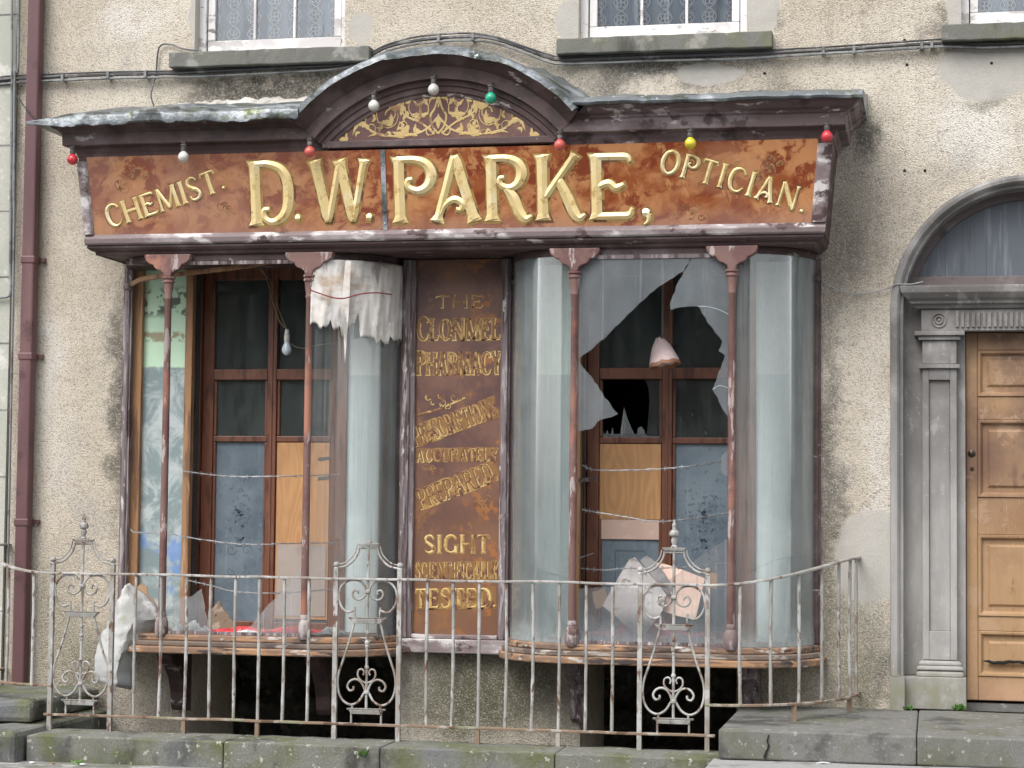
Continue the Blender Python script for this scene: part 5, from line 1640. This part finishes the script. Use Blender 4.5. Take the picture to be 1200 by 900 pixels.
# scraps in the left bay
board('wood_scrap', [(243, 737), (244, 716), (250, 712), (256, 704), (260, 711), (268, 722), (274, 731), (278, 742), (262, 744), (255, 738)], -.05, -.26, M('brown_splintered_scrap', (.16, .11, .075), .9, [((.28, .22, .17), 8, .5, .65), ((.06, .04, .03), 9, .6, .7)], (40, .5, .006)), 'brown splintered scrap standing on the red cloth in the left bay', 'scrap', .012)
board('curled_scrap', [(158, 690), (165, 684), (172, 688), (173, 697), (180, 703), (186, 714), (180, 716), (168, 705), (162, 700)], -.20, -.28, BROWNB, 'curled brown scrap above the pale torn sheet at left bay corner', 'scrap', .006)

def crumple(name, x0, x1, y0, y1, z, m, label, cat, hgt=.03, seed=1, n=16, edge=.25):
    rnd = random.Random(seed)
    b = MB()
    ph = [rnd.uniform(0, 6) for _ in range(8)]
    rg = []
    for j in range(n + 1):
        row = []
        for k in range(n + 1):
            u, v = k / n, j / n
            x = x0 + (x1 - x0) * u + .02 * math.sin(v * 9 + ph[0]) + rnd.uniform(-.004, .004)
            y = y0 + (y1 - y0) * v + .02 * math.sin(u * 8 + ph[1]) + rnd.uniform(-.004, .004)
            e = min(1, 4 * min(u, 1 - u, v, 1 - v) + .0)
            h = abs(math.sin(u * 7 + ph[2] + 3 * math.sin(v * 5)) * .5 + math.sin(v * 11 + ph[3] + u * 4) * .35 + rnd.uniform(-.2, .2))
            row.append((x, y, z + .004 + hgt * h * (edge + (1 - edge) * e)))
        rg.append(row)
    b.rings(rg, loop=False)
    o = b.build(name, m, smooth=35)
    s_ = o.modifiers.new('thick', 'SOLIDIFY'); s_.thickness = .002
    return tag(o, label, cat)
ZF = Z0 + .006
crumple('red_cloth', -4.22, -3.52, -.40, -.10, ZF, REDCLOTH, 'bright red crumpled cloth on the floor of the left bay', 'cloth', .045, 2)
crumple('red_cloth', -1.95, -1.25, -.40, -.05, ZF, M('faded_red_cloth', (.42, .08, .105), .9, [((.30, .05, .06), 6, .5, .7), ((.5, .3, .32), 8, .6, .7)], (20, .3, .01)), 'dull red cloth spread under the torn boards in the right bay', 'cloth', .17, 4)
crumple('crumpled_paper', -4.42, -4.22, -.41, -.25, ZF, PAPER, 'crumpled white paper on the left bay sill beside the colonnette', 'paper', .075, 5)
crumple('crumpled_paper', -4.12, -3.72, -.425, -.36, ZF, PAPER, 'low litter of white paper along the front edge of the left bay', 'paper', .022, 6)
crumple('crumpled_paper', -1.98, -1.66, -.43, -.38, ZF, PAPER, 'pale blue-white paper at left on the right bay floor', 'paper', .05, 7)
crumple('crumpled_paper', -1.45, -1.2, -.43, -.36, ZF, M('lilac_paper', (.34, .27, .32), .9, [((.5, .46, .5), 6, .5, .7)], None), 'lilac-grey crumpled paper at right on the right bay floor', 'paper', .06, 9)
crumple('crumpled_paper', -3.58, -3.40, -.36, -.2, ZF, PAPER, 'white paper scraps behind the curved glass of the left bay', 'paper', .05, 12)
for k in range(26):
    rnd = random.Random(100 + k)
    L_ = k < 13
    x = rnd.uniform(-4.40, -3.66) if L_ else rnd.uniform(-1.95, -1.2)
    y = rnd.uniform(-.40, -.30)
    b = MB()
    a0 = rnd.uniform(0, 6); r_ = rnd.uniform(.012, .034)
    tip_ = rnd.uniform(.003, .03)
    b.prism([(x + r_ * rnd.uniform(.5, 1.2) * math.cos(a0 + t), y + r_ * .6 * math.sin(a0 + t), ZF + (tip_ if j == 1 else 0)) for j, t in enumerate((0, 2.0, 4.1))], (0, 0, .004), edge_mi=1)
    tag(b.build('glass_shard', [SHARDG, GLASSEDGE]), 'small chip of broken glass lying on the %s bay floor' % ('left' if L_ else 'right'), 'glass shard', 'glass chips on the floor of the %s bay' % ('left' if L_ else 'right'))
# tin lid propped in right bay side
b = MB()
a1, a2 = at(677, 655, -.30), at(696, 649, -.10)
b.rings([[(p.x, p.y, p.z), (p.x, p.y + .01, p.z), (p.x, p.y + .01, p.z + .007), (p.x, p.y, p.z + .007)] for p in (a1, a2)])
tag(b.build('metal_stay', WIREM), 'short bright metal stay just right of the right bay left colonnette', 'metal bar')
b = MB()
a1, a2 = at(678, 563, -.05), at(699, 561, .12)
b.rings([[(p.x, p.y, p.z - .012), (p.x, p.y + .01, p.z - .012), (p.x, p.y + .01, p.z + .012), (p.x, p.y, p.z + .012)] for p in (a1, a2)])
tag(b.build('shelf_bracket', SOCKET), 'dark metal bracket on the side post left of the plywood', 'bracket')

# pale torn sheet curling off the left bay's corner
b = MB()
sil = [(150, 684), (176, 702), (188, 718), (183, 745), (165, 752), (157, 760), (156, 790), (150, 808), (132, 808), (112, 800), (108, 786), (112, 762), (122, 738), (134, 712), (142, 694)]
left = [(146, 686), (138, 704), (127, 728), (116, 752), (110, 778), (112, 798)]
right = [(152, 683), (176, 700), (187, 720), (178, 748), (160, 772), (154, 809)]
rg = []
rs_ = random.Random(12)
L2, R2 = [(a + rs_.uniform(-1.2, 1.2), c + rs_.uniform(-.8, .8)) for a, c in spline(left, 6)], [(a + rs_.uniform(-2.2, 2.2), c + rs_.uniform(-1, 1)) for a, c in spline(right, 6)]
for i, (l_, r_) in enumerate(zip(L2, R2)):
    row = []
    for k in range(13):
        u = k / 12
        px, py = l_[0] + (r_[0] - l_[0]) * u, l_[1] + (r_[1] - l_[1]) * u
        w_ = i / len(L2)
        cr1 = .42 + .18 * w_
        Yq = -.33 - .13 * (1 - abs(u - cr1) / (cr1 if u < cr1 else 1 - cr1)) - .05 * (1 - abs(w_ - .45) / .55) + (.035 * max(0, w_ - .72) / .28 * (1 - u)) + rs_.uniform(-.002, .002)
        row.append(at(px, py, Yq))
    rg.append(row)
b.rings(rg, loop=False)
o = b.build('torn_sheet', SHEETM, smooth=45)
sm = o.modifiers.new('thick', 'SOLIDIFY'); sm.thickness = .009
tag(o, 'pale grey torn sheet curling off the lower corner of the left bay behind the railing', 'sheet')

# ------------------------------------------------------------------ kerb walls, steps
def stone(name, x0, x1, y0, y1, z0, z1, m, label, cat, seed=0, cuts=14, amp=.005, bevel=.012, group=None):
    rnd = random.Random(seed)
    q = MB(); q.box(x0, x1, y0, y1, z0, z1)
    le = [e for e in q.bm.edges if abs(e.verts[0].co.x - e.verts[1].co.x) > (x1 - x0) * .9]
    bmesh.ops.subdivide_edges(q.bm, edges=le, cuts=cuts)
    for v in q.bm.verts:
        if z1 - v.co.z < .01 or True:
            v.co += Vector((0, rnd.uniform(-amp, amp), rnd.uniform(-amp, amp) * (1 if v.co.z > z1 - .01 else 0)))
    return tag(q.build(name, m, bevel=bevel), label, cat, group)
KS = [(-4.925, -3.78, 'green-stained low kerb stone under the left ornamental panel of the railing'), (-3.776, -2.90, 'low kerb stone below the railing, under its middle ornamental panel'), (-2.896, -1.95, 'mossy low kerb stone in front of the lettered panel'), (-1.946, -1.095, 'low kerb stone butting the doorstep below the right bay')]
for i, (a, c_, l_) in enumerate(KS):
    stone('kerb_stone', a, c_, -1.325, -.955, GZ - .1, .298, KERB, l_, 'kerb stone', i, 10, .003, .008, 'low kerb stones carrying the railing')
stone('doorstep', -1.085, -.085, -1.36, -.002, .305, ST, STEPM, 'cracked left slab of the top doorstep, under the curved railing end', 'doorstep', 21, 10, .004, .010, 'slabs of the doorstep')
stone('doorstep', -.081, 2.2, -1.36, -.002, .305, ST, STEPM, 'long right slab of the top doorstep in front of the ochre door', 'doorstep', 22, 10, .003, .010, 'slabs of the doorstep')
stone('lower_step', -1.12, 2.3, -1.85, -1.30, GZ - .05, .302, M('pale_worn_step', (.33, .33, .325), .85, [((.30, .30, .29), 3, .5, .75), ((.18, .18, .16), 5, .6, .75)], (50, .4, .005), fine=(120, .25)), 'pale worn lower step in front of the doorstep', 'step', 23, 12, .003, .010)
b = MB()   # crack
P = [at(901, 861, -1.363), at(899, 868, -1.363), at(901, 874, -1.363), at(898, 881, -1.363), at(896, 888, -1.363)]
b.tube(P, [.003, .004, .005, .005, .008], 5)
ck = b.build('crack', BLACK, bpy.data.objects['doorstep'])
stone('step_block', -5.9, -5.03, -1.05, -.05, .33, .452, KERB, 'rough upper stone block at the left end below the downpipe', 'stone block', 24, 8, .008, .03)
stone('step_block', -5.9, -4.945, -1.42, -.06, GZ - .05, .322, KERB, 'rough lower stone block at the left end beside the kerb', 'stone block', 25, 8, .008, .03)

# ------------------------------------------------------------------ railing
rail = thing('railing', 'rusty white-painted iron railing with three scrollwork panels in front of the shop', 'railing', (-3.05, -1.02, .30))
YR = -1.02
ZT, ZBt = 1.182, .383
XP = [-4.745, -3.062, -1.362]    # ornamental panels
XE0, XE1 = -4.93, -1.178          # ends of the straight run
# curved returns: quarter ellipses to the wall
def ret(side, u):
    """plan point on the return, u 0..1 from straight run to the wall"""
    a = PI / 2 * u
    if side > 0: return (XE1 + .755 * math.sin(a), YR * math.cos(a))
    return (XE0 - .755 * math.sin(a), YR * math.cos(a))
def retz(u): return ZT + .135 * (3 * min(1, u * 1.15) ** 2 - 2 * min(1, u * 1.15) ** 3)
def flat(P, w_, h_):
    """flat bar along P, w_ across in plan, h_ tall"""
    q = MB(); rg = []
    n = len(P)
    for i, p in enumerate(P):
        a, c_ = Vector(P[max(0, i - 1)]), Vector(P[min(n - 1, i + 1)])
        d_ = (c_ - a); d_.z = 0; d_.normalize()
        nn_ = Vector((-d_.y, d_.x, 0)) * w_ / 2
        p = Vector(p)
        rg.append([p - nn_ - Vector((0, 0, h_ / 2)), p + nn_ - Vector((0, 0, h_ / 2)), p + nn_ + Vector((0, 0, h_ / 2)), p - nn_ + Vector((0, 0, h_ / 2))])
    return q.rings(rg)
top = [(*ret(-1, u / 14), retz(u / 14)) for u in range(14, 0, -1)] + [(XE0 + (XE1 - XE0) * k / 30, YR, ZT + random.uniform(-.0035, .0035)) for k in range(31)] + [(*ret(1, u / 14), retz(u / 14)) for u in range(1, 15)]
flat(top, .034, .013).build('top_rail', IRON, rail, bevel=.003)
flat([(XE0 - .03 + (XE1 - XE0 + .07) * k / 30, YR, ZBt + random.uniform(-.002, .002)) for k in range(31)], .03, .014).build('bottom_rail', IRONRUST, rail, bevel=.003)
ZB2 = .545
for sd in (-1, 1):
    P = [(*ret(sd, u / 14), ZB2 + .0) for u in range(0, 15)]
    x0 = XE1 if sd > 0 else XE0
    flat([(x0 - sd * .015, YR, ZB2)] + P[1:], .03, .014).build('bottom_rail', IRONRUST, rail, bevel=.003)
def bar(x, y, z0, z1, r_=.0095):
    q = MB()
    m_ = 14
    bx_, by_ = random.uniform(-.006, .006), random.uniform(-.004, .004)
    q.tube([(x + bx_ * math.sin(PI * i / m_) + random.uniform(-.0008, .0008), y + by_ * math.sin(PI * i / m_), z0 + (z1 - z0) * i / m_) for i in range(m_ + 1)], [r_ * random.uniform(.9, 1.12) for i in range(m_ + 1)], 8)
    q.build('baluster', IRON, rail, smooth=60)
bx = [at(px, 760, YR).x for px in (158, 187, 217, 246, 275, 303, 332, 361)] + [at(px, 760, YR).x for px in (500.5, 530, 561, 592.5, 623.5, 655, 686.5, 717.5)]
for x in bx: bar(x, YR, ZBt + .006, ZT - .006)
for u in (.145, .285, .425, .56, .69, .81, .915): 
    x, y = ret(1, u); bar(x, y, ZB2 + .006, retz(u) - .006)
for u in (.10, .27, .44, .62): 
    x, y = ret(-1, u); bar(x, y, ZB2 + .006, retz(u) - .006)
# feet
def foot(x, y, w_, z0, z1):
    q = MB(); q.box(x - w_, x + w_, y - .011, y + .011, z0, z1)
    q.build('foot', IRONRUST, rail)
for px in (217, 303, 561, 655): foot(at(px, 760, YR).x, YR, .011, .296, ZBt - .006)
for u in (.40, .80): foot(*ret(1, u), .014, ST - .003, ZB2 - .006)
foot(*ret(-1, .35), .011, ST - .003, ZB2 - .006)

SC = .00473       # metres per photo pixel at the railing
def ornament(cx, finial):
    root = None
    zc = lambda y: ZT - (y - 679) * SC
    def pp(pts): return [(cx + a * SC, YR, zc(y)) for a, y in pts]
    q = MB()
    for sg in (-1, 1):
        x = cx + sg * 38.5 * SC
        q.box(x - .0125, x + .0125, YR - .0125, YR + .0125, .296, zc(668))
        q.lathe((x, YR, zc(663)), [(.001, -.026), (.016, -.022), (.010, -.012), (.017, -.004), (.018, .004), (.012, .014), (.001, .017)], 12)
    pan_ = q.build('ornamental_panel', IRON, rail, smooth=40)
    q = MB()
    q.tube(pp([(0, 641), (0, 724)]), .008, 8); q.tube(pp([(0, 728), (0, 832)]), .0075, 8)
    for y, r_ in ((694, .017), (811, .017), (753, .014), (757, .011), (782, .013), (742, .011)):
        q.lathe((cx, YR, zc(y)), [(.006, -.014), (r_, -.005), (r_, .005), (.006, .014)], 12)
    q.build('centre_rod', IRON, pan_, smooth=40)
    q = MB()
    for sg in (-1, 1):
        def tb(pts, r_=.0065, n=6): q.tube(pp(spline([(sg * a, y) for a, y in pts], n)), r_, 7)
        tb([(11, 642), (12.5, 649), (18, 658), (27, 664.5), (41, 667)], .0062); tb([(14, 640), (16, 648), (21, 655), (29, 661), (41, 663.5)], .004)
        # upper scrolls
        tb([(1, 694), (4, 687), (10, 682), (19, 680.5), (28, 684), (34, 692), (35, 703), (31, 713), (24, 718), (16, 716)], .0068)
        tb([(1, 694), (4, 700), (10, 703.5), (16, 702), (18.5, 697), (16, 692.5), (12, 693.5), (12, 697)], .0062)
        tb([(15.5, 712), (15, 718), (15, 724)], .006)
        # legs and lower scrolls
        tb([(16, 731), (21, 750), (28, 772), (33.5, 788), (35, 800), (33, 813), (27, 822), (18, 825.5), (9, 821), (3, 812), (0, 809)], .0068)
        tb([(1, 812), (3.5, 804), (8, 798), (14, 796), (20, 798.5), (23, 804), (20.5, 809), (16, 808), (15.5, 804)], .0066)
        tb([(1, 800), (7, 797), (10.5, 792), (10, 786), (6, 784), (3, 787), (4, 791)], .0055)
        tb([(18, 832), (18, 848)], .006); tb([(17, 825), (17, 831)], .006)
    q.tube(pp([(-12, 643), (12, 643)]), .006, 6)
    q.build('scrollwork', IRON, pan_, smooth=60)
    def plate(y0, y1, w0, w1, d0=.034):
        q.rings([[(cx - w0 * SC, YR - d0 / 2, zc(y0)), (cx + w0 * SC, YR - d0 / 2, zc(y0)), (cx + w0 * SC, YR + d0 / 2, zc(y0)), (cx - w0 * SC, YR + d0 / 2, zc(y0))],
                 [(cx - w1 * SC, YR - d0 / 3, zc(y1)), (cx + w1 * SC, YR - d0 / 3, zc(y1)), (cx + w1 * SC, YR + d0 / 3, zc(y1)), (cx - w1 * SC, YR + d0 / 3, zc(y1))]])
    q = MB(); plate(637.5, 641, 14, 11)
    if not finial: q.box(cx - .016, cx + .016, YR - .014, YR + .014, zc(637.4), zc(634.5))
    q.build('cap_plate', IRON, pan_, bevel=.002)
    q = MB(); plate(724, 725.5, 22.5, 22.5); plate(725.5, 731, 21, 16)
    q.build('tray', IRON, pan_, bevel=.002)
    q = MB(); plate(829.5, 831.5, 23, 23); plate(831.5, 836, 20, 18)
    q.build('tray', IRON, pan_, bevel=.002)
    if finial:
        q = MB()
        q.lathe((cx, YR, zc(637.5)), [(.016, 0), (.018, .006), (.010, .014), (.013, .024), (.016, .030), (.017, .046), (.013, .050), (.013, .056), (.026, .066), (.028, .078), (.022, .090), (.011, .097), (.013, .102), (.010, .108), (.014, .118), (.012, .128), (.006, .134), (.005, .146), (.001, .152)], 16)
        q.build('finial', IRON, pan_, smooth=40)
for x, f_ in zip(XP, (True, False, True)): ornament(x, f_)

# ------------------------------------------------------------------ small weeds and litter
def weed(px, py, Y, z, n, h, label, seed):
    rnd = random.Random(seed)
    p = at(px, py, Y); p.z = z
    b = MB()
    for k in range(n):
        a = rnd.uniform(0, 2 * PI); l_ = h * rnd.uniform(.5, 1)
        d_ = Vector((math.cos(a), math.sin(a) * .6, rnd.uniform(.6, 1.6))).normalized() * l_
        sd = Vector((-math.sin(a), math.cos(a), .2)).normalized() * l_ * .2
        o = p + Vector((rnd.uniform(-.03, .03), rnd.uniform(-.01, .01), 0))
        b.face([o, o + d_ * .55 + sd, o + d_, o + d_ * .55 - sd])
    tag(b.build('weed', WEED), label, 'weed', 'small weeds in the stone joints')
weed(1125, 832, .02, ST, 34, .055, 'small green weed at the foot of the door pilaster', 1)
weed(1062, 832, -.03, ST, 14, .04, 'tiny weed at the foot of the arch moulding', 2)
weed(422, 884, -1.33, .25, 18, .05, 'tiny weed growing from the joint between kerb stones', 3)
weed(90, 893, -1.40, GZ, 14, .04, 'tiny green weed on the pavement before the left kerb stone', 4)
for k, (px, py, l_) in enumerate(((38, 896, 'leftmost white scrap of litter on the pavement'), (62, 897, 'tan scrap of litter on the pavement left of the weed'), (96, 897, 'white scrap of litter beside the pavement weed'))):
    p = at(px, py, -1.42)
    b = MB()
    b.prism([(p.x + .018 * math.cos(a) * random.uniform(.6, 1.3), p.y + .014 * math.sin(a), GZ + .002 + .006 * random.random()) for a in [2 * PI * j / 6 for j in range(6)]], (0, 0, .004))
    tag(b.build('litter_scrap', PAPER if k != 1 else BROWNB), l_, 'litter', 'scraps of litter')
p = at(964, 886, -1.42)
b = MB(); b.prism([(p.x - .03, p.y, .305), (p.x + .0, p.y - .012, .312), (p.x + .035, p.y, .308), (p.x + .01, p.y + .015, .306)], (0, 0, .006))
tag(b.build('litter_scrap', PAPER), 'white paper scrap lying on the lower step by the riser', 'litter', 'scraps of litter')

# ------------------------------------------------------------------ the far side of the street, mirrored in the panes
for k, (x0, x1, h_, c_) in enumerate(((-14, -7.2, 7.6, (.42, .38, .30)), (-7.15, -1.2, 8.6, (.22, .12, .09)), (-1.15, 6.5, 7.2, (.50, .50, .46)))):
    t = thing('terraced_house', ('buff rendered house across the street behind the camera', 'red brick house across the street behind the camera', 'pale rendered house across the street behind the camera')[k], 'house', ((x0 + x1) / 2, -20, GZ))
    b = MB(); b.box(x0, x1, -26, -20, GZ - .3, h_)
    b.build('wall', M('terrace_wall', c_, .9, [(tuple(v * .7 for v in c_), 2, .5, .7)], (40, .3, .005), fine=(60, .2)), t)
    b = MB(); b.prism([(x0 - .1, -19.8, h_), (x0 - .1, -23, h_ + 2.2), (x0 - .1, -26.2, h_)], (x1 - x0 + .2, 0, 0))
    b.build('roof', M('slate_roof', (.06, .065, .075), .6), t)
    n_ = 3
    for j in range(n_):
        xc_ = x0 + (x1 - x0) * (j + .5) / n_
        for zb_ in (1.1, 4.3):
            if j == 1 and zb_ < 2:
                b = MB(); b.box(xc_ - .5, xc_ + .5, -20.0, -19.96, GZ, 2.4); b.build('door', MAROON, t)
                continue
            b = MB()
            for a_, d_ in ((xc_ - .55, xc_ - .47), (xc_ + .47, xc_ + .55), (xc_ - .03, xc_ + .03)): b.box(a_, d_, -20.0, -19.93, zb_, zb_ + 1.7)
            b.box(xc_ - .47, xc_ + .47, -20.0, -19.94, zb_ + .8, zb_ + .88)
            f_ = b.build('window', WHITEP, t)
            b = MB(); b.box(xc_ - .54, xc_ + .54, -20.0, -19.98, zb_, zb_ + 1.7); b.build('pane', BLACK, f_)
            b = MB(); b.box(xc_ - .65, xc_ + .65, -20.0, -19.85, zb_ - .12, zb_ - .005); b.build('sill', SILL, f_)

# ------------------------------------------------------------------ camera, light, world
cam = bpy.data.cameras.new('camera')
cam.sensor_width = 36.0
cam.sensor_fit = 'HORIZONTAL'
cam.lens = FPX / 1200 * 36.0
cam.clip_end = 1000
co = bpy.data.objects.new('camera', cam)
COL.objects.link(co)
mw = Matrix((( _r.x, _u.x, -_f.x), (_r.y, _u.y, -_f.y), (_r.z, _u.z, -_f.z))).to_4x4()
mw.translation = CAM
co.matrix_world = mw
S.camera = co

SUN_EL, SUN_AZ = math.radians(52), math.radians(205)   # from the street side, a little left
dirv = Vector((math.sin(SUN_AZ) * math.cos(SUN_EL), math.cos(SUN_AZ) * math.cos(SUN_EL), math.sin(SUN_EL)))
sun = bpy.data.lights.new('sun', 'SUN')
sun.energy = 1.0
sun.angle = math.radians(35)
sun.color = (1, .97, .93)
so = bpy.data.objects.new('sun', sun)
COL.objects.link(so)
so.rotation_euler = dirv.to_track_quat('Z', 'Y').to_euler()
wd = bpy.data.worlds.new('World')
S.world = wd
wd.use_nodes = True
nt = wd.node_tree
bg = nt.nodes['Background']
sky = nt.nodes.new('ShaderNodeTexSky')
sky.sky_type = 'NISHITA'
sky.sun_disc = False
sky.sun_elevation = SUN_EL
sky.sun_rotation = SUN_AZ
sky.dust_density = 3
hs = nt.nodes.new('ShaderNodeHueSaturation')
hs.inputs['Saturation'].default_value = .25
nt.links.new(sky.outputs[0], hs.inputs['Color'])
nt.links.new(hs.outputs[0], bg.inputs['Color'])
bg.inputs['Strength'].default_value = .15
S.view_settings.view_transform = 'Standard'
S.view_settings.look = 'None'
S.view_settings.gamma = 1
S.view_settings.use_curve_mapping = False
S.view_settings.exposure = 1.0
S.cycles.max_bounces = 10
S.cycles.transparent_max_bounces = 24
S.cycles.use_denoising = True
